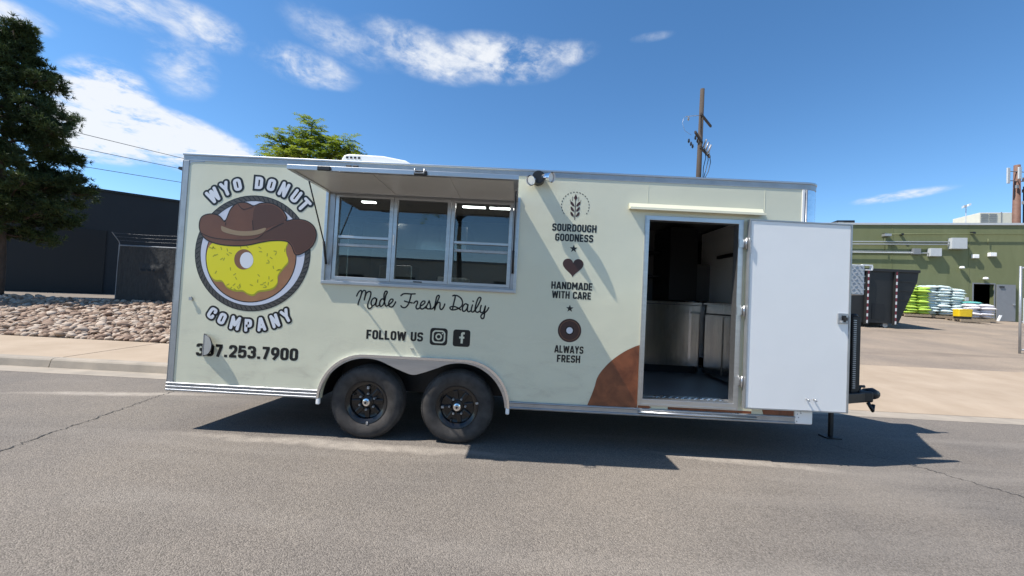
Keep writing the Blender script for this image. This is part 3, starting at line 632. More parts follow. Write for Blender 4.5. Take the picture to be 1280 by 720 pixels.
# ------------------------------------------------------------------ dumpster
dm = thing('rolloff_dumpster', 'large black roll-off dumpster with red and white reflective stripes', 'dumpster', (17.5, 14.4, 0.96))
Y0, Y1 = 13.3, 15.6; DB = 1.02
prof = [(14.2, DB+0.12), (19.55, DB+0.12), (20.32, 2.95), (20.38, 3.40), (14.2, 3.34)]
MB().poly([prof], lambda x, z: (x, Y0, z), lambda x, z: (x, Y0+0.06, z)).build('side_panel', 'dumpster', dm)
MB().poly([prof], lambda x, z: (x, Y1-0.06, z), lambda x, z: (x, Y1, z)).build('side_panel', 'dumpster', dm)
def dend(p, q, name): MB().add([(p[0], Y0+0.06, p[1]), (p[0], Y1-0.06, p[1]), (q[0], Y1-0.06, q[1]), (q[0], Y0+0.06, q[1]), (p[0]-0.05, Y0+0.06, p[1]), (p[0]-0.05, Y1-0.06, p[1]), (q[0]-0.05, Y1-0.06, q[1]), (q[0]-0.05, Y0+0.06, q[1])], [(0,1,2,3),(4,7,6,5),(0,4,5,1),(1,5,6,2),(2,6,7,3),(3,7,4,0)]).build(name, 'dumpster', dm)
dend(prof[1], prof[2], 'sloped_end'); dend(prof[2], prof[3], 'end_lip'); dend((14.25, DB+0.12), (14.25, 3.34), 'rear_door')
MB().box(14.2, 19.5, Y0+0.06, Y1-0.06, DB+0.12, DB+0.2).build('floor', 'dumpster', dm)
MB().obox((14.2, Y0-0.06, 3.30), (6.2, 0, 0.06), (0, 0.14, 0), (0, 0, 0.12)).build('top_rail', 'dumpster', dm, bevel=0.01)
for x in (15.0, 16.4, 18.08, 19.28):
    rbm = MB().obox((x, Y0-0.09, DB+0.05), (0.14, 0, 0), (0, 0.09, 0), (0.04, 0, 2.27)).build('rib', 'dumpster', dm)
    if x > 16:
        for k in range(8):
            z = DB+0.1+k*0.28
            MB().obox((x+0.04+0.0018*k*2, Y0-0.096, z), (0.06, 0, 0), (0, 0.005, 0), (0.004, 0, 0.13)).build('tape_white', 'tape_white', rbm)
            MB().obox((x+0.04+0.0018*k*2, Y0-0.096, z+0.13), (0.06, 0, 0), (0, 0.005, 0), (0.004, 0, 0.15)).build('tape_red', 'tape_red', rbm)
for z in (1.75, 2.15, 2.55, 2.95): MB().obox((19.45, Y0-0.03, z), (0.42+0.35*(z-1.6)/1.4*0.9, 0, 0), (0, 0.03, 0), (0, 0, 0.05)).build('stiffener', 'dumpster', dm)
MB().box(18.42, 18.95, Y0-0.012, Y0-0.002, DB+0.28, DB+0.95).build('access_pocket', 'dark_door', dm)
for x in (15.0, 19.1):
    MB().lathe([(0, -0.06), (0.11, -0.06), (0.11, 0.06), (0, 0.06)], (x, Y0+0.16, DB+0.05), 16).build('roller', 'galv', dm, True, angle=40)
    MB().lathe([(0, -0.06), (0.11, -0.06), (0.11, 0.06), (0, 0.06)], (x, Y1-0.16, DB+0.16), 16).build('roller', 'galv', dm, True, angle=40)
for y in (Y0+0.55, Y1-0.6): MB().box(14.3, 19.5, y, y+0.08, DB-0.06, DB+0.12).build('skid', 'dumpster', dm)

# ------------------------------------------------------------------ bags and pallets by the green wall
def bag_mesh(seed):
    rnd = random.Random(seed); bm = bmesh.new(); bmesh.ops.create_grid(bm, x_segments=8, y_segments=6, size=0.5)
    top = [v.co.copy() for v in bm.verts]; bm.free(); mb = MB(); nx, ny = 9, 7; o = Vector((seed*5, 0, 0)); vt = []; vb = []
    for v in sorted(top, key=lambda c: (round(c.y, 4), c.x)):
        f = (1-abs(v.x*2)**2.6)*(1-abs(v.y*2)**2.6); h = 0.085*max(f, 0)**0.5+0.02*noise.noise(v*5+o)*f
        x = v.x*0.62*(1+0.03*noise.noise(v*3+o)); y = v.y*0.42*(1+0.03*noise.noise(v*4+o)); vt.append((x, y, 0.085+h)); vb.append((x, y, 0.085-h*0.85))
    g = [(j*nx+i, j*nx+i+1, (j+1)*nx+i+1, (j+1)*nx+i) for j in range(ny-1) for i in range(nx-1)]
    mb.add(vt, g); mb.add(vb, [f[::-1] for f in g]); return mb.mesh('plastic_bag', True)
BAGS = {}
for k in ('bag_white', 'bag_green', 'bag_lilac', 'bag_teal'):
    BAGS[k] = []
    for q in range(3): me = bag_mesh(q+3*len(BAGS)); me.materials.append(M_[k]); BAGS[k].append(me)
def pallet(s, o, label):
    z = lot_z(GL(s, o, 0).y)+0.01; t = thing('pallet', label, 'pallet', tuple(GL(s, o, z)))
    for k in range(7): MB().obox(GL(s-0.6+k*0.183, o-0.5, z+0.115), ge*0.10, gn*1.0, (0, 0, 0.02)).build('deck_board', 'wood', t)
    for k in range(3): MB().obox(GL(s-0.6, o-0.5+k*0.45, z), ge*1.2, gn*0.1, (0, 0, 0.115)).build('stringer', 'wood', t)
    return z+0.135
ang = math.atan2(ge.y, ge.x)
def stack(s, o, z, cols, layers, kind, label, group, taper=0.0, seed=1, dz=0.15):
    rnd = random.Random(seed)
    for l in range(layers):
        for ci in range(cols):
            if taper and l > layers*(1-taper*(ci/max(1, cols-1))): continue
            for r in (0, 1):
                ob = bpy.data.objects.new('plastic_bag', BAGS[kind][rnd.randrange(3)]); link(ob)
                p = GL(s+(ci-(cols-1)/2)*0.6+rnd.uniform(-.05, .05), o+0.22-r*0.42+rnd.uniform(-.06, .06), z+l*dz); ob.location = p
                ob.rotation_euler = (rnd.uniform(-.08, .08), rnd.uniform(-.10, .10), ang+rnd.uniform(-.12, .12)); q_ = rnd.uniform(0.98, 1.12); ob.scale = (q_, q_, 1.15); tag(ob, f"{label}, {('lowest', 'second', 'third', 'fourth', 'fifth', 'sixth', 'seventh', 'eighth', 'ninth', 'tenth', 'eleventh')[l]} layer", 'bag', group)
z = pallet(2.45, 1.2, 'wooden pallet under the lime green bags'); stack(2.45, 1.2, z, 2, 11, 'bag_green', 'lime green plastic bag stacked beside the pale blue bags', 'lime green bags', 0.1, 1, 0.15)
z = pallet(3.82, 1.0, 'wooden pallet under the tall stack of pale blue bags'); stack(3.86, 1.0, z, 3, 11, 'bag_white', 'pale blue plastic bag in the tall stack against the green wall', 'pale blue bags', 0.16, 2, 0.148)
z = pallet(5.1, 1.45, 'wooden pallet under the lilac white bags near the doorway'); stack(5.1, 1.45, z, 2, 5, 'bag_lilac', 'lilac white plastic bag in the low stack near the doorway', 'lilac white bags', 0, 3)
ob = bpy.data.objects.new('plastic_bag', BAGS['bag_teal'][0]); link(ob); ob.location = GL(4.95, 1.45, z+5*0.15+0.02); ob.rotation_euler = (0, 0, ang); ob.scale = (1.2, 1.3, 0.9); tag(ob, 'teal plastic bag lying on top of the low lilac stack', 'bag')
z = pallet(4.2, 2.3, 'low empty-edged wooden pallet carrying the yellow tub')
yt = thing('yellow_tub', 'bright yellow plastic tub on a pallet before the pale bags', 'tub', tuple(GL(4.15, 2.3, z)))
MB().poly([rrect(-0.42, 0.42, -0.3, 0.3, 0.08)], lambda a, b: tuple(GL(4.0+a*0.72*0.9, 2.3+b*0.65, z)), None).build('base', 'black', yt)
def tubring(z0, z1, k0, k1, name, mt):
    l = rrect(-0.42, 0.42, -0.3, 0.3, 0.1); n = len(l); vs = [tuple(GL(4.0+a*0.72*k0, 2.3+b*0.72*k0, z0)) for a, b in l]+[tuple(GL(4.0+a*0.72*k1, 2.3+b*0.72*k1, z1)) for a, b in l]
    MB().add(vs, [(i, (i+1) % n, (i+1) % n+n, i+n) for i in range(n)]+[tuple(range(n, 2*n))]).build(name, mt, yt, True, angle=50)
tubring(z, z+0.14, 0.9, 0.95, 'stand', 'black'); tubring(z+0.14, z+0.48, 0.98, 1.03, 'body', 'yellow'); tubring(z+0.48, z+0.52, 1.06, 1.0, 'lid', 'yellow')
wg = thing('door_wedge', 'small white board leaning at the open grey door', 'board', tuple(GL(7.0, 0.3, 1.5)))
MB().obox(GL(6.93, 0.3, lot_z(GL(7, .3, 0).y)), (0.16, 0, 0.34), ge*0.1, gn*0.05).build('board', 'white_plastic', wg)

# ------------------------------------------------------------------ chain-link gate at the yard entrance
gt = thing('chain_link_gate', 'galvanised chain-link gate standing open at the yard edge', 'gate', (19.2, 8.86, 0.46))
gz0 = lot_z(8.86); GX = 19.05
for x in (GX, GX+3.0): MB().tube([(x, 8.86, gz0-0.1), (x, 8.86, gz0+2.75)], 0.03, 10).build('post', 'galv', gt, True)
for zz in (0.12, 1.0, 2.7): MB().tube([(GX, 8.86, gz0+zz), (GX+3.0, 8.86, gz0+zz)], 0.028, 8).build('rail', 'galv', gt, True)
mm = MB()
for k in range(-30, 60):
    for sg in (1, -1):
        x0 = GX+k*0.075; p = []
        a, b = (x0, 0.12), (x0+2.58*sg, 2.7)
        if sg == -1: a, b = (x0, 0.12), (x0-2.58, 2.7)
        t0, t1 = 0, 1
        for lim in (GX, GX+3.0):
            tt = (lim-a[0])/(b[0]-a[0])
            if (lim == GX) == (b[0] > a[0]): t0 = max(t0, tt)
            else: t1 = min(t1, tt)
        if t1 > t0: mm.tube([(a[0]+(b[0]-a[0])*t, 8.86+0.004*sg, gz0+a[1]+(b[1]-a[1])*t) for t in (t0, t1)], 0.0022, 3, False)
mm.build('wire_mesh', 'galv', gt, kind='stuff')
MB().box(GX+0.05, GX+0.6, 8.80, 8.83, gz0+0.95, gz0+1.75).build('sign_panel', 'grey_light', gt)

# ================================================================== the food trailer
LEN, W, ZB, ZT = 5.80, 2.40, 0.363, 2.563
FL = 0.50                                   # interior floor
tr = thing('food_trailer', 'pale green donut food trailer with open serving hatch and side door', 'trailer', (3.0, 1.2, 0.0))
HX0, HX1, HZ0, HZ1 = 1.393, 3.152, 1.443, 2.30     # serving hatch opening
DX0, DX1, DZ0, DZT = 4.342, 5.252, 0.452, 2.20     # door frame outline
WX = (1.842, 2.688); WZ = 0.336
AX0, AX1 = 1.404, 3.170                             # wheel opening
def stadium(x0, x1, z1, rl, n=14):   # left foot up over the wheels and down on the right
    return [(x0, ZB)]+[(x0+rl-rl*math.cos(R(a)), z1-rl+rl*math.sin(R(a))) for a in [90*i/n for i in range(n+1)]]+[(x1-rl+rl*math.sin(R(a)), z1-rl+rl*math.cos(R(a))) for a in [90*i/n for i in range(n+1)]]+[(x1, ZB)]
wheel_open = stadium(AX0+0.02, AX1-0.02, 0.765, 0.41)
outer = [(0, ZB)]+wheel_open+[(LEN, ZB), (LEN, ZT), (0, ZT)]
hatch = [(HX0, HZ0), (HX1, HZ0), (HX1, HZ1), (HX0, HZ1)]
doorh = [(DX0+0.02, DZ0+0.02), (DX1-0.02, DZ0+0.02), (DX1-0.02, DZT-0.02), (DX0+0.02, DZT-0.02)]
TH = 0.045
side_wall = MB().poly([outer, hatch, doorh], onwall(0), onwall(TH)).build('side_wall', 'wrap', tr)
# vertical vinyl seams and a few body rivets
for x, z0, z1 in ((4.36, 2.25, 2.51), (5.44, 2.25, 2.51)): MB().box(x, x+0.004, -0.0016, 0.001, z0, z1).build('vinyl_seam', 'wrap', tr)
MB().box(0, LEN, W-TH, W, ZB, ZT).build('far_wall', 'wrap', tr)
MB().box(0, TH, TH+0.002, W-TH-0.002, ZB, ZT-0.002).build('rear_wall', 'wrap', tr)
nose = [(5.80, 0.0), (5.86, 0.003), (5.905, 0.018), (5.94, 0.045), (5.965, 0.085), (6.17, 0.40), (6.42, 0.75), (6.63, 1.03), (6.70, 1.12), (6.72, 1.20)]
nose = nose+[(x, W-y) for x, y in nose[::-1][1:]]
def nose_shell(path, z0, z1, th=0.02):
    n = len(path); vs = []
    for (x, y) in path: vs += [(x, y, z0), (x, y, z1)]
    return MB().add(vs, [(2*i, 2*i+2, 2*i+3, 2*i+1) for i in range(n-1)])
nose_shell(nose, ZB+0.1, ZT).build('nose_panel', 'mirror', tr, True, angle=30)
nose_out = [(x+0.004, y-0.004 if y < 1.2 else y+0.004) for x, y in nose]
nose_shell(nose_out, ZB+0.12, 1.05).build('stone_guard', 'alu', tr, True, angle=30)
foot = [(0, 0), (LEN, 0)]+nose[1:-1]+[(LEN, W), (0, W)]
MB().poly([foot], lambda x, y: (x, y, ZT), lambda x, y: (x, y, ZT-0.03)).build('roof', 'white_panel', tr)
inn = [(TH, TH+0.004), (AX0, TH+0.004), (AX0, 0.425), (AX1, 0.425), (AX1, TH+0.004), (LEN, TH+0.004)]+[(x-0.03, min(max(y, 0.05), W-0.05)) for x, y in nose[3:-3]]+[(LEN, W-TH-0.002), (TH, W-TH-0.002)]
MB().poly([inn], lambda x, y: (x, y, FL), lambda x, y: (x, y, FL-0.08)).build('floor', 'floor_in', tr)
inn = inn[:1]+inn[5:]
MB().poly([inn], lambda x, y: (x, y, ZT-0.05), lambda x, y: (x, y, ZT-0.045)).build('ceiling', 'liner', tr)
# edge trims
tt = MB(); n = 0
top_path = [(0.0, 0.0), (LEN, 0.0)]+nose[1:-1]+[(LEN, W), (0, W)]
def ringstrip(path, out, z0, z1):
    c = Vector((3.2, 1.2)); vs = []; L = len(path); off = []
    for i, p in enumerate(path):
        a = Vector(path[(i-1) % L]); b = Vector(path[i]); d = Vector(path[(i+1) % L]); t1 = (b-a).normalized() if (b-a).length > 1e-6 else (d-b).normalized(); t2 = (d-b).normalized() if (d-b).length > 1e-6 else t1
        n1 = Vector((t1.y, -t1.x)); n2 = Vector((t2.y, -t2.x)); nn = (n1+n2); nn = nn/max(0.5, nn.length_squared)*2 if nn.length > 0.2 else n1
        off.append(b+nn*out)
    vs = [(p[0], p[1], z0) for p in path]+[(q.x, q.y, z0) for q in off]+[(q.x, q.y, z1) for q in off]+[(p[0], p[1], z1) for p in path]; fs = []
    for i in range(L):
        k = (i+1) % L
        for a in range(3): fs.append((a*L+i, a*L+k, (a+1)*L+k, (a+1)*L+i))
    return MB().add(vs, fs)
ringstrip(top_path, 0.004, ZT-0.052, ZT-0.003).build('roof_trim', 'alu_dull', tr)
ringstrip(top_path, 0.011, ZT-0.003, ZT+0.016).build('roof_bead', 'alu', tr, bevel=0.004)
MB().box(-0.006, 0.052, -0.006, -0.0005, ZB, ZT-0.053).build('corner_trim', 'alu_dull', tr, bevel=0.002)
MB().box(-0.008, -0.0005, -0.006, 0.06, ZB, ZT-0.053).build('corner_trim', 'alu_dull', tr)
# rounded cover where the wrap stops short of the corner trim (radiused top corner)
ins = [(0.053, ZT-0.053), (0.053, ZT-0.11)]+[(0.053+0.045-0.045*math.cos(R(a)), ZT-0.11+0.045*math.sin(R(a))) for a in (0, 30, 60, 90)]+[(0.20, ZT-0.062), (0.20, ZT-0.053)]
MB().poly([ins], onwall(-0.0025), None).build('corner_gusset', 'alu_dull', tr)
for z in (0.62, 1.62, 2.36): MB().tube([(-0.03, 0.05, z-0.06), (-0.03, 0.05, z+0.06)], 0.014, 8).build('rear_hinge', 'alu_dull', tr, True)
MB().tube([(-0.035, 0.16, 0.9), (-0.035, 0.16, 2.1)], 0.014, 8).build('lock_rod', 'galv', tr, True)
MB().box(-0.07, -0.008, 0.02, 0.06, 2.43, 2.455).build('rear_lamp', 'black', tr)
# front corner strip and rail end block
MB().box(LEN-0.018, LEN+0.004, -0.007, -0.0005, ZB+0.1, ZT-0.055).build('front_strip', 'white_plastic', tr, bevel=0.002)
MB().tube([(LEN+0.022, -0.004, ZB+0.1), (LEN+0.022, -0.004, ZT-0.055)], 0.008, 8).build('front_bead', 'alu', tr, True)
blk = MB().box(LEN-0.03, LEN+0.13, -0.012, 0.10, ZB-0.004, ZB+0.118).build('rail_end_block', 'white_panel', tr, bevel=0.012)
for x, z in ((5.79, 0.45), (5.785, 0.385), (5.80, 0.42), (5.82, 0.46)): MB().lathe([(0, -0.003), (0.005, -0.002), (0.006, 0.001)], (x, -0.013, z), 8).build('rivet', 'alu_dull', blk)
# lower rub rails: three rounded ribs each side of the wheels
def ribs(x0, x1, zs, name, r=0.011, y=-0.004):
    for i, z in enumerate(zs): MB().tube([(x0, y, z), (x1, y, z)], r, 10).build(name, 'alu_dull', tr, True, angle=50)
rail_l = MB().box(0.0, AX0-0.005, -0.008, -0.0005, ZB-0.006, ZB+0.075).build('rub_rail', 'alu_dull', tr)
ribs(-0.004, AX0-0.004, (ZB+0.006, ZB+0.036, ZB+0.066), 'rail_rib', 0.0095, -0.008)
rail_r = MB().box(AX1+0.005, LEN-0.03, -0.008, -0.0005, ZB-0.006, ZB+0.062).build('rub_rail', 'alu_dull', tr)
ribs(AX1+0.004, LEN-0.031, (ZB+0.006, ZB+0.055), 'rail_rib', 0.009, -0.008)
MB().tube([(4.35, -0.02, ZB+0.03), (5.42, -0.02, ZB+0.03)], 0.011, 8).build('step_bar', 'alu', tr, True)

# fender: polished plate with two arches, raised lip
inner = []
for cx_, a0, a1 in ((WX[1]+0.02, 6, 118), (WX[0]-0.0, 62, 174)):
    inner += [(cx_+0.425*math.cos(R(a0+(a1-a0)*i/22)), 0.325+0.425*math.sin(R(a0+(a1-a0)*i/22))) for i in range(23)]
inner = [p for p in inner]
dipx = (WX[0]+WX[1])/2+0.01
left_end = inner[-1]; right_end = inner[0]
k = 23
dip = smooth_pts([inner[22], (dipx+0.09, 0.645), (dipx, 0.622), (dipx-0.09, 0.645), inner[23]], 5)
inner = inner[:22]+dip+inner[24:]
op = stadium(AX0, AX1, 0.782, 0.42)
fplate = op+[(right_end[0], ZB)]+inner+[(left_end[0], ZB)]
fplate = [p for i, p in enumerate(fplate) if i == 0 or (abs(p[0]-fplate[i-1][0])+abs(p[1]-fplate[i-1][1])) > 1e-4]
fender = MB().poly([fplate[::-1]], onwall(-0.014), onwall(-0.002)).build('fender', 'alu', tr)
lip = [(x, z) for x, z in op]; n = len(lip); vs = []
for i, (x, z) in enumerate(lip):
    a = Vector(lip[max(i-1, 0)]); b = Vector(lip[min(i+1, n-1)]); t = (b-a).normalized(); nn = Vector((-t.y, t.x))
    for (o_, y) in ((0.0, -0.001), (0.004, -0.026), (-0.018, -0.026), (-0.018, -0.015)): vs.append((x+nn.x*o_, y, z+nn.y*o_))
MB().add(vs, [(4*i+j, 4*i+(j+1) % 4, 4*i+4+(j+1) % 4, 4*i+4+j) for i in range(n-1) for j in range(4)]).build('fender_lip', 'mirror', fender, True, angle=40)
# lower tips of the fender
for x in (AX0-0.006, AX1-0.03): MB().obox((x, -0.026, ZB-0.055), (0.034, 0, 0), (0, 0.03, 0), (0, 0, 0.056)).build('fender_tip', 'white_panel', fender, bevel=0.008)
# wheel well lining
m = MB(); prof = stadium(AX0+0.01, AX1-0.01, 0.80, 0.40)
vs = [(x, TH+0.001, z) for x, z in prof]+[(x, 0.42, z) for x, z in prof]; n = len(prof)
m.add(vs, [(i, i+1, i+1+n, i+n) for i in range(n-1)]+[tuple(range(n, 2*n))]); m.build('wheel_well', 'black', tr)

# ---- wheels
def spin_box(c, ang, r0, r1, w, y0, y1):
    d = Vector((math.cos(ang), 0, math.sin(ang))); s = Vector((-d.z, 0, d.x)); o = Vector(c)+d*r0-s*w/2+Vector((0, y0, 0)); return o, d*(r1-r0), Vector((0, y1-y0, 0)), s*w
def wheel(cx_, y, z, sgn=1, rot=0.0):
    c = Vector((cx_, y, z)); R0 = 0.336
    def Y(h): return h*sgn
    dish = [(0, 0.045), (0.052, 0.045), (0.056, 0.05), (0.10, 0.06), (0.150, 0.045), (0.158, 0.02), (0.17, 0.012), (0.185, 0.002), (0.196, 0.0), (0.198, 0.012), (0.19, 0.03), (0.185, 0.19), (0, 0.19)]
    w = MB().lathe([(r, Y(h)) for r, h in dish], c, 48).build('wheel', 'black_gloss', tr, True, angle=30)
    tp = [(0.190, 0.03), (0.196, 0.006), (0.204, 0.0), (0.222, -0.008), (0.252, -0.017), (0.284, -0.018), (0.308, -0.010), (0.3225, 0.002), (0.330, 0.014), (R0, 0.026), (R0+0.002, 0.05), (R0-0.006, 0.053), (R0-0.006, 0.061), (R0+0.003, 0.064), (R0+0.003, 0.09), (R0-0.006, 0.093), (R0-0.006, 0.10), (R0+0.003, 0.103), (R0+0.003, 0.128), (R0-0.006, 0.131), (R0-0.006, 0.139), (R0+0.001, 0.142), (R0-0.004, 0.172), (0.308, 0.205), (0.25, 0.215), (0.195, 0.19)]
    ty = MB().lathe([(r, Y(h)) for r, h in tp], c, 72).build('tyre', 'rubber', w, True, angle=35)
    if sgn < 0: return w
    tb = MB()
    for k in range(72):      # shoulder tread blocks
        a = 2*math.pi*k/72; d = Vector((math.cos(a), 0, math.sin(a))); s = Vector((-d.z, 0, d.x)); p = c+d*0.3225
        tb.obox(p-s*0.0085+Vector((0, -0.0005, 0)), s*0.017, d*0.0135+Vector((0, 0.026, 0)), Vector((0, -0.004, 0))+d*0.003)
    tb.build('tread_blocks', 'rubber', w, kind='stuff')
    for k in range(8):       # raised spokes of the pressed steel wheel
        a = rot+math.pi*k/4
        MB().obox(*spin_box(c, a, 0.062, 0.152, 0.042, 0.034, 0.062)).build('spoke', 'black_gloss', w, bevel=0.008)
    MB().lathe([(0, -0.012), (0.018, -0.012), (0.021, -0.008), (0.021, 0.0), (0.034, 0.004), (0.036, 0.046)], c, 24).build('hub_cap', 'chrome', w, True, angle=40)
    MB().lathe([(0, -0.0135), (0.012, -0.0135), (0.012, -0.011)], c, 16).build('hub_plug', 'black', w)
    for k in range(6):
        a = rot+0.4+math.pi*k/3; p = c+Vector((0.075*math.cos(a), 0, 0.075*math.sin(a)))
        MB().lathe([(0, 0.018), (0.007, 0.018), (0.011, 0.024), (0.011, 0.056)], p, 6).build('lug_nut', 'galv', w)
    for a, r in ((rot+1.45, 0.135), (rot-1.5, 0.19)):
        MB().obox(*spin_box(c, a, r-0.012, r+0.012, 0.018, 0.006 if r < 0.15 else -0.006, 0.04 if r < 0.15 else 0.004)).build('balance_weight', 'galv', w)
    MB().tube([c+Vector((0.13*math.cos(rot+2.6), 0.05, 0.13*math.sin(rot+2.6))), c+Vector((0.14*math.cos(rot+2.6), 0.0, 0.14*math.sin(rot+2.6)))], 0.006, 6).build('valve_stem', 'black', w)
    return w
wheel(WX[0], 0.026, WZ, 1, 0.05); wheel(WX[1], 0.026, WZ, 1, 1.75)
for x in WX: wheel(x, W-0.075, WZ-0.068, -1)
for x in WX: MB().tube([(x, 0.2, WZ), (x, W-0.2, WZ-0.06)], 0.04, 10).build('axle', 'black', tr, True)
for y in (0.5, W-0.55): MB().box(0.05, LEN, y, y+0.06, ZB-0.02, FL-0.09).build('frame_rail', 'black', tr)
for i in range(8): MB().box(0.3+i*0.75, 0.36+i*0.75, 0.45, W-0.45, ZB+0.005, FL-0.09).build('cross_member', 'black', tr)

# ---- serving hatch: frame, recessed windows, awning
hf = MB().poly([[(HX0-0.028, HZ0-0.028), (HX1+0.028, HZ0-0.028), (HX1+0.028, HZ1+0.01), (HX0-0.028, HZ1+0.01)], [(HX0, HZ0), (HX1, HZ0), (HX1, HZ1), (HX0, HZ1)]], onwall(-0.012), onwall(-0.001)).build('hatch_frame', 'alu', tr, bevel=0.003)
MB().box(HX0-0.02, HX1+0.02, -0.028, -0.0125, HZ0-0.024, HZ0+0.004).build('sill_lip', 'alu', hf, bevel=0.003)
jam = MB()
for a, b, c_, d in ((HX0, HX0+0.055, HZ0, HZ1), (HX1-0.03, HX1, HZ0, HZ1)): MB().box(a+0.0005, b, 0.005, 0.05, c_+0.001, d-0.001).build('hatch_jamb', 'alu_dull', tr)
MB().box(HX0+0.056, HX1-0.031, 0.004, 0.06, HZ0+0.001, HZ0+0.022).build('hatch_sill', 'alu_dull', tr)
MB().box(HX0+0.056, HX1-0.031, 0.008, 0.05, HZ1-0.04, HZ1-0.001).build('hatch_head', 'alu_dull', tr)
WB, WT = HZ0+0.023, HZ1-0.041
secs = [(HX0+0.057, HX0+0.605), (HX0+0.608, HX0+1.145), (HX0+1.148, HX1-0.032)]
for i, (a, b) in enumerate(secs):
    fw = 0.034
    wf = MB().poly([[(a, WB), (b, WB), (b, WT), (a, WT)], [(a+fw, WB+fw*0.8), (b-fw, WB+fw*0.8), (b-fw, WT-fw*0.6), (a+fw, WT-fw*0.6)]], onwall(0.012), onwall(0.055)).build('serving_window', 'alu', tr, bevel=0.002)
    ia, ib, iz0, iz1 = a+fw+0.002, b-fw-0.002, WB+fw*0.8+0.002, WT-fw*0.6-0.002
    if i != 1:
        mid = WB+(WT-WB)*0.49
        MB().box(ia, ib, 0.02, 0.05, mid, mid+0.024).build('meeting_rail', 'alu', wf, bevel=0.002)
        MB().box(ia, ib, 0.03, 0.055, mid-0.075, mid-0.05).build('sash_rail', 'alu_dull', wf, bevel=0.002)
        MB().box(ia+0.001, ib-0.001, 0.034, 0.037, mid+0.025, iz1).build('pane', 'glass', wf)
        MB().box(ia+0.001, ib-0.001, 0.042, 0.045, iz0, mid-0.001).build('pane', 'glass', wf)
    else:
        MB().box(ia+0.001, ib-0.001, 0.034, 0.037, iz0, iz1).build('pane', 'glass', wf)
        MB().box(a+0.008, a+0.02, 0.004, 0.011, WB+0.34, WB+0.44).build('window_pull', 'white_plastic', wf)
        MB().box(a+0.22, a+0.3, 0.004, 0.011, WB+0.006, WB+0.016).build('window_latch', 'black', wf)
AWZ = 2.272; AWD = 0.665
aw = MB().box(HX0-0.012, HX1+0.005, -AWD, -0.016, AWZ+0.012, AWZ+0.034).build('awning', 'wrap', tr, bevel=0.003)
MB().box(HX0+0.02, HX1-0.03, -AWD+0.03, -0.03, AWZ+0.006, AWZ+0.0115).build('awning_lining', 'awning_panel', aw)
for (a, b, c_, d) in ((HX0-0.014, HX1+0.007, -AWD-0.004, -AWD+0.03), (HX0-0.014, HX1+0.007, -0.03, -0.014)):
    MB().box(a, b, c_, d, AWZ-0.002, AWZ+0.0355).build('awning_rail', 'alu', aw, bevel=0.003)
for x in (HX0-0.014, HX1-0.029): MB().box(x, x+0.036, -AWD+0.0305, -0.0305, AWZ-0.002, AWZ+0.0355).build('awning_rail', 'alu', aw, bevel=0.003)
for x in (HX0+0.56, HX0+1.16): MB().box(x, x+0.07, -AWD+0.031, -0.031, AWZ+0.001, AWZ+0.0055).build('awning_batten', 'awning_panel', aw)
for x in (HX0+0.018, HX1-0.012):
    st = MB().tube([(x, -0.02, 1.60), (x, -0.09, 1.80)], 0.011, 8).build('gas_strut', 'black', aw, True)
    MB().tube([(x, -0.088, 1.795), (x, -0.40, AWZ-0.014)], 0.006, 8).build('strut_rod', 'black', st, True)
for x in (1.62, 2.36):
    MB().box(x, x+0.10, -AWD-0.022, -AWD-0.005, AWZ-0.006, AWZ+0.03).build('awning_latch', 'black', aw, bevel=0.006)
MB().tube([(2.375, -AWD-0.024, AWZ+0.034), (2.375, -AWD-0.05, AWZ+0.03), (2.375, -AWD-0.05, AWZ+0.0), (2.445, -AWD-0.05, AWZ+0.0), (2.445, -AWD-0.05, AWZ+0.03), (2.445, -AWD-0.024, AWZ+0.034)], 0.006, 6).build('latch_handle', 'galv', aw, True)

# ---- side door opening, hood and open door
df = MB().poly([[(DX0, DZ0), (DX1, DZ0), (DX1, DZT), (DX0, DZT)], [(DX0+0.042, DZ0+0.062), (DX1-0.048, DZ0+0.062), (DX1-0.048, DZT-0.042), (DX0+0.042, DZT-0.042)]], onwall(-0.013), onwall(0.07)).build('door_frame', 'alu', tr, bevel=0.003)
MB().box(DX0+0.008, DX0+0.016, -0.019, -0.0135, DZ0+0.01, DZT-0.01).build('frame_bead', 'alu', df); MB().box(DX0+0.02, DX1-0.02, -0.022, -0.0135, DZ0+0.006, DZ0+0.02).build('frame_bead', 'alu', df)
hd = [(-0.001, 2.31), (-0.02, 2.275), (-0.062, 2.262), (-0.064, 2.240), (-0.058, 2.240), (-0.05, 2.252), (-0.001, 2.252)]
n = len(hd); MB().add([(4.19, y, z) for y, z in hd]+[(5.425, y, z) for y, z in hd], [(i, (i+1) % n, (i+1) % n+n, i+n) for i in range(n)]+[tuple(range(n))[::-1], tuple(range(n, 2*n))]).build('rain_hood', 'wrap', tr)
dth = R(1.2); hx, hy = 5.275, -0.030; dd = Vector((math.cos(dth), math.sin(dth), 0)); dn = Vector((dd.y, -dd.x, 0)); DW = 0.925
def DR(a, o, z): return Vector((hx, hy, 0))+dd*a+dn*o+Vector((0, 0, z))
def dbx(a0, a1, oa, ob, z0, z1, name, mt, parent, bevel=0.0): return MB().obox(DR(a0, oa, z0), dd*(a1-a0), dn*(ob-oa), (0, 0, z1-z0)).build(name, mt, parent, bevel=bevel)
door = dbx(0.012, DW, 0.0, 0.035, 0.497, 2.186, 'door', 'white_panel', tr, 0.003)
for a0, a1, z0, z1 in ((0.0, 0.0115, 0.488, 2.198), (DW+0.0005, DW+0.014, 0.488, 2.198), (0.012, DW, 2.1865, 2.198), (0.012, DW, 0.488, 0.4965)): dbx(a0, a1, -0.003, 0.040, z0, z1, 'door_edge', 'alu_dull', door)
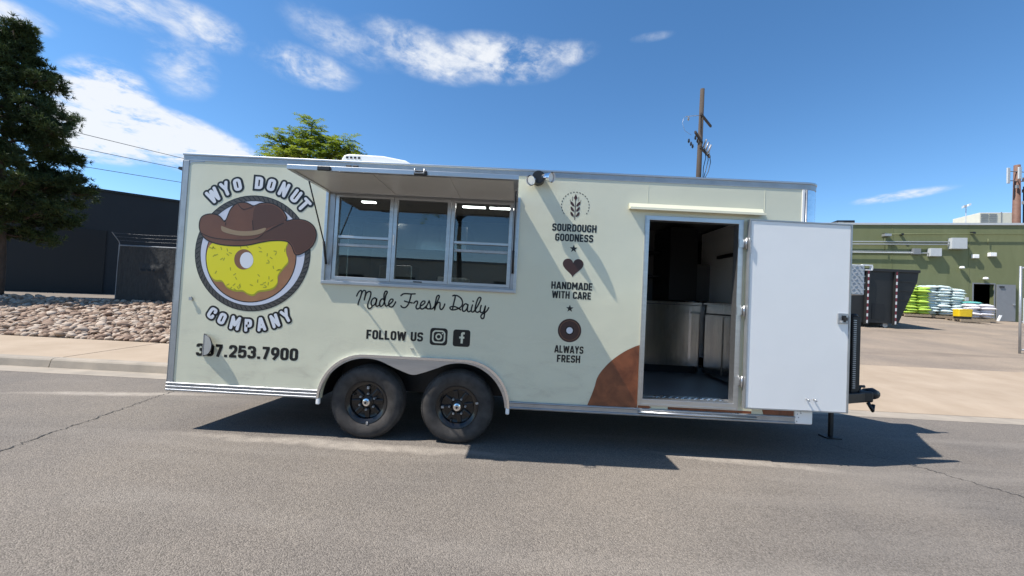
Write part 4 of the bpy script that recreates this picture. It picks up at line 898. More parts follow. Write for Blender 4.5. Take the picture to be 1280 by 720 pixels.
lk = dbx(DW-0.105, DW-0.012, 0.0355, 0.046, 1.29, 1.385, 'lock_plate', 'galv', door, 0.003)
dbx(DW-0.072, DW-0.035, 0.046, 0.050, 1.305, 1.365, 'lock_recess', 'black', lk); dbx(DW-0.062, DW-0.05, 0.05, 0.085, 1.32, 1.35, 'lock_lever', 'black', lk)
dbx(DW-0.09, DW-0.078, 0.046, 0.07, 1.30, 1.32, 'lock_tab', 'galv', lk)
for a in (0.56, 0.625):
    MB().tube([DR(a, 0.036, 0.60), DR(a, 0.060, 0.60), DR(a+0.004, 0.068, 0.585)], 0.007, 8).build('coat_hook', 'galv', door, True)
dbx(0.0, 0.01, 0.042, 0.05, 1.88, 2.0, 'strike_plate', 'galv', door)
for z in (0.72, 1.36, 1.98):
    hg = MB().tube([(DX1+0.012, -0.036, z-0.05), (DX1+0.012, -0.036, z+0.05)], 0.009, 10).build('hinge', 'alu', tr, True)
    MB().box(DX1-0.045, DX1+0.01, -0.022, -0.0135, z-0.038, z+0.038).build('hinge_leaf', 'alu', hg)

# ---- fixings on the wall
lt = MB().tube([(3.335, -0.001, 2.487), (3.335, -0.085, 2.487)], [0.06, 0.058], 24).build('flood_light', 'black', tr, True, angle=40)
for p, q in (((3.31, -0.06, 2.475), (3.262, -0.125, 2.437)), ((3.365, -0.055, 2.495), (3.452, -0.135, 2.472))):
    p, q = Vector(p), Vector(q); v = (q-p)
    MB().tube([p, p.lerp(q, 0.55), q, q+v*0.02], [0.022, 0.036, 0.047, 0.047], 20, False).build('lamp_cup', 'chrome', lt, True)
    MB().tube([p.lerp(q, 0.8), p.lerp(q, 0.86)], 0.040, 20).build('lamp_lens', 'white_plastic', lt)
for i, x in enumerate((1.535, 1.60)): MB().box(x, x+0.05, -0.02, -0.0045, 2.515, 2.535).build('marker_light', 'black', tr, bevel=0.004)
lb = MB().tube([(0.165, -0.001, 1.222), (0.165, -0.014, 1.222)], 0.012, 10).build('hold_back', 'black', tr, True); MB().box(0.155, 0.185, -0.02, -0.014, 1.20, 1.228).build('hold_back_tab', 'galv', lb)
# half-round inlet flap hinged on its left edge, standing open
flp = arc(0, 0, 0.098, -90, 90, 16); ca, sa = math.cos(R(24)), math.sin(R(24))
fo = MB().poly([flp], lambda a, b: (0.318+a*1.25*ca, -0.005-a*1.25*sa, 0.795+b), lambda a, b: (0.318+a*1.25*ca, -0.009-a*1.25*sa, 0.795+b)).build('inlet_flap', 'alu_dull', tr)
rim = [(0.318+a*1.25*ca, -0.007-a*1.25*sa, 0.795+b) for a, b in flp]; MB().tube(rim, 0.005, 6).build('flap_rim', 'black', fo, True)
MB().box(0.311, 0.318, -0.012, -0.001, 0.69, 0.90).build('flap_hinge', 'alu', fo)
MB().box(2.235, 2.262, -0.01, -0.001, 0.855, 0.862).build('weep_vent', 'alu_dull', tr)
# roof air conditioner
acp = [(1.20, ZT-0.001), (1.20, ZT+0.11), (1.23, ZT+0.15), (1.30, ZT+0.165), (1.75, ZT+0.16), (2.05, ZT+0.125), (2.18, ZT+0.07), (2.2, ZT-0.001)]
acp = [(x*1.0-0.0, z) for x, z in acp]
ac = MB().poly([acp[::-1]], lambda x, z: (1.36+(x-1.2)*0.76, 0.26, z+0.012), lambda x, z: (1.36+(x-1.2)*0.76, 0.96, z+0.012)).build('roof_air_conditioner', 'white_plastic', tr, bevel=0.03)
for k in range(4): MB().box(1.41+0.04*k, 1.43+0.04*k, 0.250, 0.2595, ZT+0.128, ZT+0.145).build('vent_slot', 'black', ac)

# ---- tongue and hitch
def bar(p, q, w, h, name, mt='black', parent=tr):
    p, q = Vector(p), Vector(q); d = (q-p); s = d.cross(Vector((0, 0, 1))).normalized()*w; u = s.cross(d).normalized()*h
    return MB().obox(p-s/2-u/2, d, s, u).build(name, mt, parent, bevel=0.004)
bar((5.9, 0.55, 0.40), (7.42, 1.16, 0.40), 0.06, 0.11, 'tongue_beam'); bar((5.9, W-0.55, 0.40), (7.42, 1.24, 0.40), 0.06, 0.11, 'tongue_beam')
cp = MB().obox((7.34, 1.12, 0.345), (0.17, 0, 0), (0, 0.16, 0), (0, 0, 0.13)).build('coupler', 'black', tr, bevel=0.02)
MB().tube([(7.48, 1.2, 0.43), (7.56, 1.2, 0.44), (7.61, 1.2, 0.43)], [0.07, 0.07, 0.05], 12).build('coupler_socket', 'black', cp, True)
MB().tube([(7.38, 1.2, 0.46), (7.41, 1.2, 0.52), (7.46, 1.2, 0.52)], 0.018, 8).build('coupler_latch', 'black', cp, True)
MB().tube([(7.42, 1.1, 0.35), (7.46, 1.08, 0.26), (7.50, 1.12, 0.32)], 0.02, 8).build('safety_chain', 'black', cp, True)
mast = MB().box(7.26, 7.36, 1.15, 1.25, 0.33, 1.36).build('jack_post', 'black', tr, bevel=0.006)
for k in range(34): MB().box(7.268, 7.300, 1.140, 1.1495, 0.50+k*0.0245, 0.512+k*0.0245).build('jack_tooth', 'galv', mast)
MB().tube([(7.31, 1.2, 1.36), (7.31, 1.2, 1.395)], [0.05, 0.03], 12).build('jack_cap', 'black', mast, True)
bx = MB().box(6.93, 7.30, 1.05, 1.45, 1.62, 1.98).build('tongue_box', 'grey_light', tr, bevel=0.01)
for r_ in range(9):
    for c_ in range(5):
        x, z = 7.02+c_*0.06+(0.03 if r_ % 2 else 0), 1.64+r_*0.039; s = 1 if (r_+c_) % 2 else -1
        MB().obox((x-0.014, 1.046, z-0.007*s), (0.028, 0, 0.014*s), (0, 0.004, 0), (0, 0, 0.008)).build('tread_bar', 'alu_dull', bx)
for a, b, c_, d in ((7.30, 7.42, 1.975, 1.99), (7.30, 7.42, 1.92, 1.932), (7.41, 7.425, 1.932, 1.975)): MB().box(a, b, 1.08, 1.11, c_, d).build('box_bracket', 'white_plastic', bx)
for x in (6.98, 7.2): MB().box(x, x+0.05, 1.2, 1.25, 0.45, 1.619).build('box_leg', 'black', bx)
sj = MB().box(6.815, 6.85, 0.89, 0.925, -0.01, 0.40).build('stabiliser_jack', 'black', tr); MB().box(6.75, 6.91, 0.84, 0.98, -0.03, -0.011).build('jack_foot', 'black', sj)

# ---- interior, seen through the door and the hatch
MB().box(DX0+0.045, DX1-0.05, TH+0.03, 0.22, FL+0.001, FL+0.006).build('sill_plate', 'alu', tr)
for i in range(26):
    for j in range(3):
        s = 1 if (i+j) % 2 else -1; x = DX0+0.06+i*0.030
        MB().obox((x, 0.085+j*0.035, FL+0.006), (0.022, 0.014*s, 0), (-0.004*s, 0.008, 0), (0, 0, 0.003)).build('sill_tread', 'mirror', tr)
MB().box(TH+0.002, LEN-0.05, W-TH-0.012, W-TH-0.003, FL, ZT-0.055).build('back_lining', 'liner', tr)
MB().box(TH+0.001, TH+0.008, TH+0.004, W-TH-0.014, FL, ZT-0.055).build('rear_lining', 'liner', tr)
cn = MB().box(3.3, 5.62, 1.56, W-0.06, FL+0.10, 1.40).build('counter', 'steel', tr, bevel=0.004)
MB().box(3.28, 5.63, 1.54, W-0.06, 1.401, 1.44).build('counter_top', 'steel', cn, bevel=0.004); MB().box(3.3, 5.6, 1.62, 1.75, FL+0.001, FL+0.099).build('toe_kick', 'black', cn)
MB().box(5.48, 5.50, 1.545, 1.559, FL+0.2, 1.36).build('counter_handle', 'chrome', cn); MB().box(4.5, 4.508, 1.556, 1.5595, FL+0.12, 1.39).build('panel_joint', 'black', cn)
sc = MB().box(5.66, 6.1, 0.58, 1.53, FL+0.03, 1.42).build('side_cabinet', 'steel', tr, bevel=0.004)
MB().box(5.64, 6.1, 0.56, 1.54, 1.421, 1.45).build('side_top', 'steel', sc); MB().box(5.645, 5.659, 0.62, 1.02, FL+0.08, 1.28).build('cabinet_door', 'steel', sc, bevel=0.003); MB().box(5.645, 5.659, 1.05, 1.48, FL+0.08, 1.28).build('cabinet_door', 'steel', sc, bevel=0.003)
MB().box(5.652, 5.6595, 0.60, 1.5, 1.29, 1.31).build('cabinet_gap', 'black', sc)
for z in (1.78, 2.12): MB().box(3.4, 5.2, 1.95, W-0.062, z, z+0.025).build('wall_shelf', 'black', tr)
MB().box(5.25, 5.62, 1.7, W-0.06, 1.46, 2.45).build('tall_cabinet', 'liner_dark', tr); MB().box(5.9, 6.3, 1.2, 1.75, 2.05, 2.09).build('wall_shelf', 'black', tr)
MB().box(4.95, 4.96, W-0.075, W-0.062, 1.45, 2.1).build('wall_conduit', 'alu_dull', tr); ob = MB().box(4.93, 5.04, W-0.085, W-0.061, 1.56, 1.66).build('power_socket', 'white_plastic', tr)
rnd = random.Random(9)
for x in (3.5, 3.75, 4.02, 4.4, 4.62, 4.95):
    w_ = rnd.uniform(0.07, 0.12); h_ = rnd.uniform(0.12, 0.24); zz = 1.806 if x < 4.5 else 2.146
    o = MB().lathe([(0, 0), (w_*.8, 0), (w_, h_*0.1), (w_, h_*0.8), (w_*.6, h_*.95), (0, h_)], (x, 2.12, zz), 14, 'z').build('storage_jar', 'white_panel' if rnd.random() < .5 else 'beige', tr, True)
MB().box(5.72, 6.05, 2.02, 2.3, 1.47, 2.0).build('drinks_cooler', 'liner', tr); MB().box(5.95, 5.965, 0.62, 2.3, 1.46, 2.48).build('nose_lining', 'white_panel', tr)
MB().box(3.9, 4.3, 1.7, 2.1, 1.441, 1.66).build('toaster_oven', 'steel', tr, bevel=0.01); MB().box(4.7, 4.95, 1.75, 2.0, 1.441, 1.60).build('storage_tub', 'white_panel', tr, bevel=0.02)
fr = MB().box(0.12, 0.95, 1.5, W-0.07, FL+0.01, 2.25).build('refrigerator', 'steel', tr, bevel=0.01); MB().box(0.5, 0.53, 1.46, 1.499, 1.2, 1.8).build('fridge_handle', 'chrome', fr)
hq = MB().box(1.1, 2.5, 1.55, W-0.07, 1.95, 2.3).build('extractor_hood', 'steel', tr, bevel=0.01); MB().box(1.1, 3.2, 1.6, W-0.07, FL+0.1, 1.35).build('work_table', 'steel', tr)
MB().box(1.3, 1.75, 1.7, 2.1, 1.351, 1.75).build('fryer', 'steel', tr, bevel=0.01); MB().box(2.1, 2.5, 1.7, 2.1, 1.351, 1.62).build('mixer_stand', 'white_panel', tr, bevel=0.02)
MB().box(1.42, 3.12, 0.06, 0.5, 1.32, 1.36).build('serving_counter', 'steel', tr, bevel=0.004)
for x, l_ in ((1.30, 0.16), (2.50, 0.27), (2.82, 0.29)):
    MB().box(x, x+l_, 0.97, 1.02, ZT-0.142, ZT-0.128).build('ceiling_light', 'led', tr)

# ---- printed lettering on the wrap: own stroke alphabet
A_, B_, T_, H_, O_ = 0.1, 0.46, 0.9, 0.5, 0.1
def fillet(pts, r, closed):
    if not r: return list(pts), closed
    n = len(pts); out = []
    for i, p in enumerate(pts):
        if not closed and i in (0, n-1): out.append(p); continue
        rr = r[i] if isinstance(r, (list, tuple)) else r
        a, b, c = Vector(pts[(i-1) % n]), Vector(p), Vector(pts[(i+1) % n]); d1 = (a-b); d2 = (c-b)
        if rr <= 0: out.append(p); continue
        k = min(rr, d1.length*0.5, d2.length*0.5); s, e = b+d1.normalized()*k, b+d2.normalized()*k
        for j in range(7):
            t = j/6; q = s*(1-t)**2+b*2*t*(1-t)+e*t*t; q = q*0.75+ (b+( (s-b)*math.cos(t*math.pi/2)**1.0*0 ))*0 + q*0.25; out.append((q.x, q.y))
    return out, closed
def g(*strokes): return strokes
F = 0.19
GL_ = {
 'O': (0.56, [([(A_,O_),(B_,O_),(B_,T_),(A_,T_)], F, 1)]), '0': (0.56, [([(A_,O_),(B_,O_),(B_,T_),(A_,T_)], F, 1)]),
 'D': (0.56, [([(A_,O_),(B_,O_),(B_,T_),(A_,T_)], [0,F,F,0], 1)]),
 'C': (0.56, [([(B_,.68),(B_,T_),(A_,T_),(A_,O_),(B_,O_),(B_,.32)], F, 0)]),
 'G': (0.57, [([(B_,.70),(B_,T_),(A_,T_),(A_,O_),(B_,O_),(B_,.47),(.29,.47)], [0,F,F,F,F,0,0], 0)]),
 'S': (0.56, [([(B_,.72),(B_,T_),(A_,T_),(A_,.51),(B_,.51),(B_,O_),(A_,O_),(A_,.28)], F*.95, 0)]),
 'U': (0.56, [([(A_,1),(A_,O_),(B_,O_),(B_,1)], F, 0)]),
 'F': (0.50, [([(.47,T_),(A_,T_),(A_,0)], 0, 0), ([(.19,.47),(.43,.47)], 0, 0)]),
 'E': (0.51, [([(.48,T_),(A_,T_),(A_,O_),(.48,O_)], 0, 0), ([(.19,H_),(.44,H_)], 0, 0)]),
 'L': (0.49, [([(A_,1),(A_,O_),(.47,O_)], 0, 0)]),
 'H': (0.58, [([(A_,0),(A_,1)], 0, 0), ([(.48,0),(.48,1)], 0, 0), ([(.19,H_),(.39,H_)], 0, 0)]),
 'R': (0.58, [([(A_,0),(A_,T_),(B_,T_),(B_,.45),(.19,.45)], [0,0,F,F,0], 0), ([(.30,.40),(.49,0)], 0, 0)]),
 'P': (0.56, [([(A_,0),(A_,T_),(B_,T_),(B_,.40),(.19,.40)], [0,0,F,F,0], 0)]),
 'N': (0.60, [([(A_,0),(A_,1)], 0, 0), ([(.50,0),(.50,1)], 0, 0), ([(.13,.92),(.47,.08)], 0, 0)]),
 'M': (0.74, [([(A_,0),(A_,1)], 0, 0), ([(.64,0),(.64,1)], 0, 0), ([(.13,.92),(.38,.32)], 0, 0), ([(.61,.92),(.36,.32)], 0, 0)]),
 'A': (0.64, [([(.08,0),(.29,1)], 0, 0), ([(.56,0),(.35,1)], 0, 0), ([(.20,.26),(.44,.26)], 0, 0)]),
 'W': (0.86, [([(.08,1),(.23,0)], 0, 0), ([(.23,0),(.41,.92)], 0, 0), ([(.45,.92),(.63,0)], 0, 0), ([(.63,0),(.78,1)], 0, 0)]),
 'Y': (0.60, [([(.08,1),(.30,.44)], 0, 0), ([(.52,1),(.30,.44)], 0, 0), ([(.30,.5),(.30,0)], 0, 0)]),
 'T': (0.54, [([(.02,T_),(.52,T_)], 0, 0), ([(.27,.82),(.27,0)], 0, 0)]),
 'I': (0.24, [([(.12,0),(.12,1)], 0, 0)]),
 '1': (0.36, [([(.02,.78),(.22,.9),(.22,0)], 0, 0)]),
 '2': (0.56, [([(A_,.68),(A_,T_),(B_,T_),(B_,.56),(.14,.14)], [0,F,F,.12,0], 0), ([(.03,O_),(.52,O_)], 0, 0)]),
 '3': (0.56, [([(A_,.72),(A_,T_),(B_,T_),(B_,.53),(.22,.53)], F, 0), ([(.24,.51),(B_,.51),(B_,O_),(A_,O_),(A_,.28)], F, 0)]),
 '5': (0.56, [([(.47,T_),(A_+.02,T_),(A_,.50),(.30,.60),(B_,.56),(B_,O_),(A_,O_),(A_,.28)], [0,0,0,.1,F,F,F,0], 0)]),
 '7': (0.54, [([(.03,T_),(.51,T_)], 0, 0), ([(.42,.86),(.20,0)], 0, 0)]),
 '9': (0.56, [([(A_,.42),(B_,.42),(B_,T_),(A_,T_)], F, 1), ([(B_,.62),(B_,.40),(.18,0)], .12, 0)]),
 '.': (0.26, [([(.13,0),(.13,.2)], 0, 0)]), ' ': (0.30, []), 'K': (0.58, [([(A_,0),(A_,1)], 0, 0), ([(.50,1),(.18,.5),(.52,0)], 0, 0)])}
def ribbon(mb, pts, closed, w, f, caps=False):
    P = []
    for p in pts:
        if not P or (Vector(p)-Vector(P[-1])).length > 1e-5: P.append(p)
    if closed and (Vector(P[0])-Vector(P[-1])).length < 1e-5: P.pop()
    n = len(P); Ls = []; Rs = []
    for i in range(n):
        b = Vector(P[i]); a = Vector(P[(i-1) % n]) if (closed or i > 0) else None; c = Vector(P[(i+1) % n]) if (closed or i < n-1) else None
        t1 = (b-a).normalized() if a is not None else (c-b).normalized(); t2 = (c-b).normalized() if c is not None else t1
        n1, n2 = Vector((-t1.y, t1.x)), Vector((-t2.y, t2.x)); m_ = n1+n2
        m_ = m_/max(0.28, m_.length_squared/2) if m_.length > 0.05 else n1
        Ls.append(b+m_*w/2); Rs.append(b-m_*w/2)
    if closed:
        mb.add([f(*p) for p in Ls]+[f(*p) for p in Rs], [(i, i+n, (i+1) % n+n, (i+1) % n) for i in range(n)])
    else:
        mb.add([f(*p) for p in Ls]+[f(*p) for p in Rs], [(i, i+n, i+1+n, i+1) for i in range(n-1)])
        if caps:
            for e_, d in ((0, Vector(P[0])-Vector(P[1])), (n-1, Vector(P[-1])-Vector(P[-2]))):
                d = d.normalized(); s = Vector((-d.y, d.x)); c = Vector(P[e_])
                arcp = [c+(s*math.cos(R(a))+d*math.sin(R(a)))*w/2 for a in range(0, 181, 20)]; mb.add([f(*p) for p in arcp], [tuple(range(len(arcp)))[::-1]])
def glyph(mb, ch, w, fun, caps=False):
    for k, (pts, r, closed) in enumerate(GL_[ch][1]):
        q, c = fillet(pts, r, bool(closed)); ribbon(mb, q, c, w, (lambda a, b, k=k: fun(a, b, k*0.0003)), caps)
def text_width(s, sp): return sum(GL_[c][0]+sp for c in s)-sp
def text(s, x0, x1, zc, h, name='lettering', mt='ink', w=0.2, sp=0.07):
    mb = MB(); tw = text_width(s, sp); kx = (x1-x0)/tw; x = 0
    for ch in s:
        glyph(mb, ch, w, lambda a, b, dy, x=x: (x0+(x+a)*kx, -0.0012-dy, zc-h/2+b*h)); x += GL_[ch][0]+sp
    return mb.build(name, mt, tr)
text('307.253.7900', 0.245, 1.196, 0.748, 0.115, w=0.21)
text('FOLLOW US', 1.818, 2.345, 0.970, 0.085)
text('SOURDOUGH', 3.487, 3.899, 2.050, 0.070); text('GOODNESS', 3.519, 3.872, 1.958, 0.070)
text('HANDMADE', 3.504, 3.886, 1.511, 0.068); text('WITH CARE', 3.515, 3.876, 1.426, 0.068)
text('ALWAYS', 3.561, 3.828, 0.925, 0.068); text('FRESH', 3.588, 3.802, 0.840, 0.068)
LC = (0.708, 1.668)
def arc_text(s, angs, rad, h, flip, name):
    for ch, a in zip(s, angs):
        th = R(a-90) if not flip else R(a+90); wd = GL_[ch][0]; c = (LC[0]+rad*math.cos(R(a)), LC[1]+rad*math.sin(R(a))); par = tr
        for (w, y, mt, nm) in ((0.58, -0.0012, 'ink', name+'_outline'), (0.25, -0.0030, 'ink_white', name)):
            mb = MB()
            def fun(u, v, dy):
                a_, b_ = (u-wd/2)*h*1.12, (v-0.5)*h; return (c[0]+a_*math.cos(th)-b_*math.sin(th), y-dy, c[1]+a_*math.sin(th)+b_*math.cos(th))
            glyph(mb, ch, w, fun, True); par = mb.build(nm, mt, par)
arc_text('WYODONUT', (127.8, 116.6, 106.4, 88.6, 78.4, 67.4, 56.2, 46.4), 0.662, 0.110, False, 'logo_lettering')
arc_text('COMPANY', (239.6, 248.8, 260.0, 270.6, 281.0, 292.2, 302.0), 0.668, 0.102, True, 'logo_lettering')

# ---- round emblem: rope ring, doughnut and hat (drawn without any face)
def lay(name, loops, y, mt, parent=tr): return MB().poly(loops, onwall(y), None).build(name, mt, parent)
def circ(c, r, n=64): return [(c[0]+r*math.cos(2*math.pi*i/n), c[1]+r*math.sin(2*math.pi*i/n)) for i in range(n)]
def Q(pts):          # emblem drawing units -> wall
    out = []
    for u, v in pts:
        dx, dz = (u-385)/607.0, -(v-365)/607.0; ct, st = math.cos(R(3.4)), math.sin(R(3.4)); out.append((LC[0]+dx*ct-dz*st, LC[1]+dx*st+dz*ct))
    return out
emb = lay('emblem_ring', [circ(LC, 0.535), circ(LC, 0.495)], -0.0012, 'rope')
for r0, r1 in ((0.543, 0.535), (0.495, 0.489)): lay('ring_outline', [circ(LC, r0), circ(LC, r1)], -0.0014, 'ink', emb)
for k in range(72):
    a = 2*math.pi*k/72; p = [(LC[0]+r*math.cos(a+o_), LC[1]+r*math.sin(a+o_)) for r, o_ in ((0.499, 0.0), (0.532, 0.055), (0.532, 0.075), (0.499, 0.02))]
    lay('rope_twist', [p], -0.0018, 'ink', emb)
disc = lay('emblem_disc', [circ(LC, 0.4885)], -0.0010, 'disc')
dc = Q([(376, 385)])[0]
lay('doughnut_outline', [circ(dc, 0.428)], -0.0014, 'hat_line', disc); lay('doughnut', [circ(dc, 0.419)], -0.0018, 'dough', disc)
ic = smooth_pts([(150,310),(127,350),(124,410),(138,470),(170,512),(212,518),(240,552),(285,572),(330,574),(360,592),(392,598),(420,578),(465,572),(505,560),(528,530),(530,490),(560,448),(588,412),(578,372),(574,335),(580,290),(480,250),(330,250),(220,270)], 6, True)
ics = [(u+2, v+10) for u, v in ic]
lay('icing_edge', [Q(ics)], -0.0022, 'icing_edge', disc)
hole = [(352+38*math.cos(a), 405+46*math.sin(a)) for a in [2*math.pi*i/30 for i in range(30)]]
lay('icing', [Q(ic)], -0.0026, 'icing', disc)
lay('doughnut_hole_side', [Q([(335+54*math.cos(a), 400+58*math.sin(a)) for a in [2*math.pi*i/30 for i in range(30)]])], -0.0030, 'dough_dark', disc)
lay('doughnut_hole', [Q(hole)], -0.0034, 'ink_white', disc)
rnd = random.Random(4); n = 0
while n < 46:
    u, v = rnd.uniform(140, 570), rnd.uniform(320, 570)
    inside = False
    for i in range(len(ic)):
        (x1, y1), (x2, y2) = ic[i], ic[i-1]
        if (y1 > v) != (y2 > v) and u < (x2-x1)*(v-y1)/(y2-y1)+x1: inside = not inside
    if not inside or abs(u-345) < 75 and abs(v-405) < 75: continue
    a = rnd.uniform(0, math.pi); c_, s_ = math.cos(a)*9, math.sin(a)*9
    lay('sprinkle', [Q([(u-c_-s_*.3, v-s_+c_*.3), (u+c_-s_*.3, v+s_+c_*.3), (u+c_+s_*.3, v+s_-c_*.3), (u-c_+s_*.3, v-s_-c_*.3)])], -0.0030, 'icing_edge', disc); n += 1
hat = smooth_pts([(82,205),(95,158),(140,142),(188,152),(222,186),(236,172),(262,112),(300,82),(345,80),(388,98),(432,84),(492,86),(545,116),(574,160),(575,186),(625,178),(685,186),(730,218),(744,268),(726,322),(686,356),(634,374),(608,322),(575,296),(500,292),(430,302),(360,316),(290,320),(200,311),(130,287),(95,252)], 6, True)
cu, cv = sum(p[0] for p in hat)/len(hat), sum(p[1] for p in hat)/len(hat)
def grow(l, d):
    out = []; N_ = len(l)
    for i in range(N_):
        a, b = Vector(l[i-1]), Vector(l[(i+1) % N_]); t = (b-a).normalized(); out.append((l[i][0]+t.y*d, l[i][1]-t.x*d))
    return out
mb = MB(); ribbon(mb, Q(hat), True, 0.020, onwall(-0.0034)); ho = mb.build('hat_outline', 'hat_line', disc)
lay('hat', [Q(hat)], -0.0038, 'hat', disc)
brim = smooth_pts([(400,290),(455,255),(500,218),(560,192),(625,181),(685,189),(727,220),(740,268),(722,319),(684,352),(637,369),(611,318),(577,291),(500,287)], 6, True)
lay('hat_brim_underside', [Q(brim)], -0.0042, 'hat_dark', disc)
lay('hat_crown_shade', [Q(smooth_pts([(395,105),(432,90),(492,92),(540,120),(567,162),(568,184),(510,208),(455,226),(395,236),(384,180)], 5, True))], -0.0042, 'hat_dark', disc)
hb = lay('hat_band', [Q(smooth_pts([(206,210),(222,214),(280,234),(340,240),(400,236),(458,222),(448,246),(400,262),(330,266),(262,256),(212,238)], 5, True))], -0.0046, 'hatband', disc)
for pts in ([(232,190),(228,205)], [(300,86),(325,112),(350,112),(386,100)], [(95,250),(140,270),(200,282),(300,290),(400,284),(470,240),(560,195)], [(384,180),(388,235)]):
    mb = MB(); l = Q(smooth_pts(pts, 6)); ribbon(mb, l, False, 0.006, onwall(-0.0050), True); mb.build('hat_line', 'hat_line', disc)

# ---- handwritten line, social icons and the column of small emblems
def stroke_text(strokes, scale, ox, oz, x0, z0, wd, name, tilt=3.3):
    mb = MB(); ct, st = math.cos(R(tilt)), math.sin(R(tilt))
    for k, pts in enumerate(strokes):
        l = []
        for u, v in smooth_pts(pts, 7): dx, dz = (u-ox)*scale, -(v-oz)*scale; l.append((x0+dx*ct-dz*st, z0+dx*st+dz*ct))
        ribbon(mb, l, False, wd, (lambda a, b, k=k: (a, -0.0012-0.0003*(k % 5), b)), True)
    return mb.build(name, 'ink', tr)
S1 = [[(68,135),(95,80),(125,45),(150,40),(155,80),(135,160),(105,240),(92,290)], [(150,110),(180,50),(205,38),(228,55),(222,120),(205,205)], [(215,160),(245,85),(285,58),(315,65),(322,110),(300,190),(272,270),(265,325),(285,360),(320,352),(345,325)],
      [(425,195),(395,172),(355,190),(330,240),(332,295),(355,312),(390,290),(415,245),(428,185),(418,250),(412,300),(432,322),(462,308),(485,290)],
      [(560,205),(525,190),(492,225),(478,275),(485,312),(510,322),(545,290),(570,220),(590,130),(615,80),(605,55),(580,60),(560,110),(558,190),(572,270),(585,310),(608,318),(635,300)],
      [(635,300),(670,275),(710,235),(718,205),(690,195),(660,220),(640,270),(648,315),(680,335),(715,325),(745,285),(765,245)],
      [(860,135),(900,105),(960,100),(1030,106),(1112,104)], [(1045,110),(1025,190),(1000,270),(960,330),(915,350),(875,335),(860,315)], [(925,232),(980,250),(1060,265)],
      [(1090,270),(1120,240),(1150,235),(1155,270),(1130,330),(1140,368),(1170,370),(1205,345)]]
def off(l, dx, dy): return [[(u+dx, v+dy) for u, v in s] for s in l]
S2 = off([[(0,320),(40,300),(75,265),(75,238),(45,235),(10,270),(-5,325),(5,365),(35,375),(75,350),(110,315)],
      [(85,360),(120,300),(150,240),(155,235),(170,290),(180,345),(160,372),(120,370),(105,345)], [(160,372),(200,375),(235,350)],
      [(225,360),(275,290),(320,200),(335,150),(318,135),(290,160),(272,230),(258,310),(252,385),(270,320),(310,265),(340,262),(348,300),(345,350),(360,385),(390,375),(415,335),(432,290)],
      [(575,145),(612,135),(615,180),(595,260),(570,380)], [(612,135),(670,150),(730,205),(748,280),(720,340),(650,380),(570,395),(530,375),(525,350),(560,335),(620,340),(680,370),(712,395)],
      [(835,305),(805,288),(770,310),(745,365),(750,410),(780,420),(815,390),(838,340),(845,300),(835,360),(835,410),(858,430),(890,415)],
      [(925,310),(905,375),(905,420),(930,435),(960,415)], [(934,240),(940,246)],
      [(955,415),(1010,340),(1060,240),(1075,195),(1052,175),(1020,205),(990,290),(972,370),(980,420),(1010,440),(1045,425)],
      [(1080,320),(1062,390),(1068,440),(1100,445),(1130,410),(1155,330),(1140,420),(1135,490),(1120,545),(1090,550),(1072,515),(1095,475),(1150,445),(1190,400),(1212,360)]], 1209, 0)
stroke_text(S1+S2, 1/14.22/135, 68, 135, 1.706, 1.318, 0.0135, 'script_lettering')
ig = lay('social_icon', [rrect(2.408, 2.570, 0.902, 1.060, 0.03)], -0.0012, 'ink')
lay('camera_outline', [rrect(2.428, 2.550, 0.922, 1.040, 0.034), rrect(2.442, 2.536, 0.936, 1.026, 0.024)[::-1]], -0.0017, 'wrap', ig)
lay('camera_lens', [circ((2.489, 0.981), 0.030, 32), circ((2.489, 0.981), 0.017, 32)[::-1]], -0.0017, 'wrap', ig); lay('camera_dot', [circ((2.522, 1.012), 0.006, 12)], -0.0017, 'wrap', ig)
fb = lay('social_icon', [rrect(2.622, 2.780, 0.900, 1.056, 0.024)], -0.0012, 'ink')
mb = MB(); ribbon(mb, fillet([(2.728, 1.024), (2.704, 1.024), (2.704, 0.93)], 0.022, False)[0], False, 0.020, onwall(-0.0017)); mb.build('letter_stem', 'wrap', fb)
mb = MB(); ribbon(mb, [(2.680, 0.984), (2.726, 0.984)], False, 0.018, onwall(-0.0020)); mb.build('letter_bar', 'wrap', fb)
wc = (3.692, 2.258)
dash = []
for k in range(20):
    a0 = 330-k*300/20-5; l = arc(wc[0], wc[1], 0.128, a0, a0-8.5, 4) if k else arc(wc[0], wc[1], 0.128, a0, a0-8.5, 4)
    mb = MB(); ribbon(mb, arc(wc[0], wc[1], 0.128, -35+k*13.0, -28+k*13.0, 4), False, 0.007, onwall(-0.0012)); mb.build('dash', 'ink', tr)
mb = MB(); ribbon(mb, [(3.692, 2.125), (3.692, 2.33)], False, 0.007, onwall(-0.0012)); stem = mb.build('wheat_stem', 'ink_brown', tr)
lay('wheat_grain', [[(3.692, 2.305), (3.709, 2.332), (3.692, 2.368), (3.675, 2.332)]], -0.0016, 'ink_brown', stem)
for k in range(3):
    z = 2.272-k*0.048
    for s in (-1, 1): lay('wheat_grain', [smooth_pts([(3.692+s*0.009, z-0.020), (3.692+s*0.028, z-0.015), (3.692+s*0.041, z+0.002), (3.692+s*0.041, z+0.026), (3.692+s*0.018, z+0.008)], 4, True)], -0.0016, 'ink_brown', stem)
for s in (-1, 1):
    for k in range(2):
        mb = MB(); ribbon(mb, [(3.692+s*(0.03+0.012*k), 2.30-0.03*k), (3.692+s*(0.028+0.022*k), 2.345-0.03*k)], False, 0.004, onwall(-0.0012)); mb.build('wheat_awn', 'ink_brown', stem)
def star(c, r): return [(c[0]+(r if i % 2 == 0 else r*0.42)*math.cos(R(90+36*i)), c[1]+(r if i % 2 == 0 else r*0.42)*math.sin(R(90+36*i))) for i in range(10)]
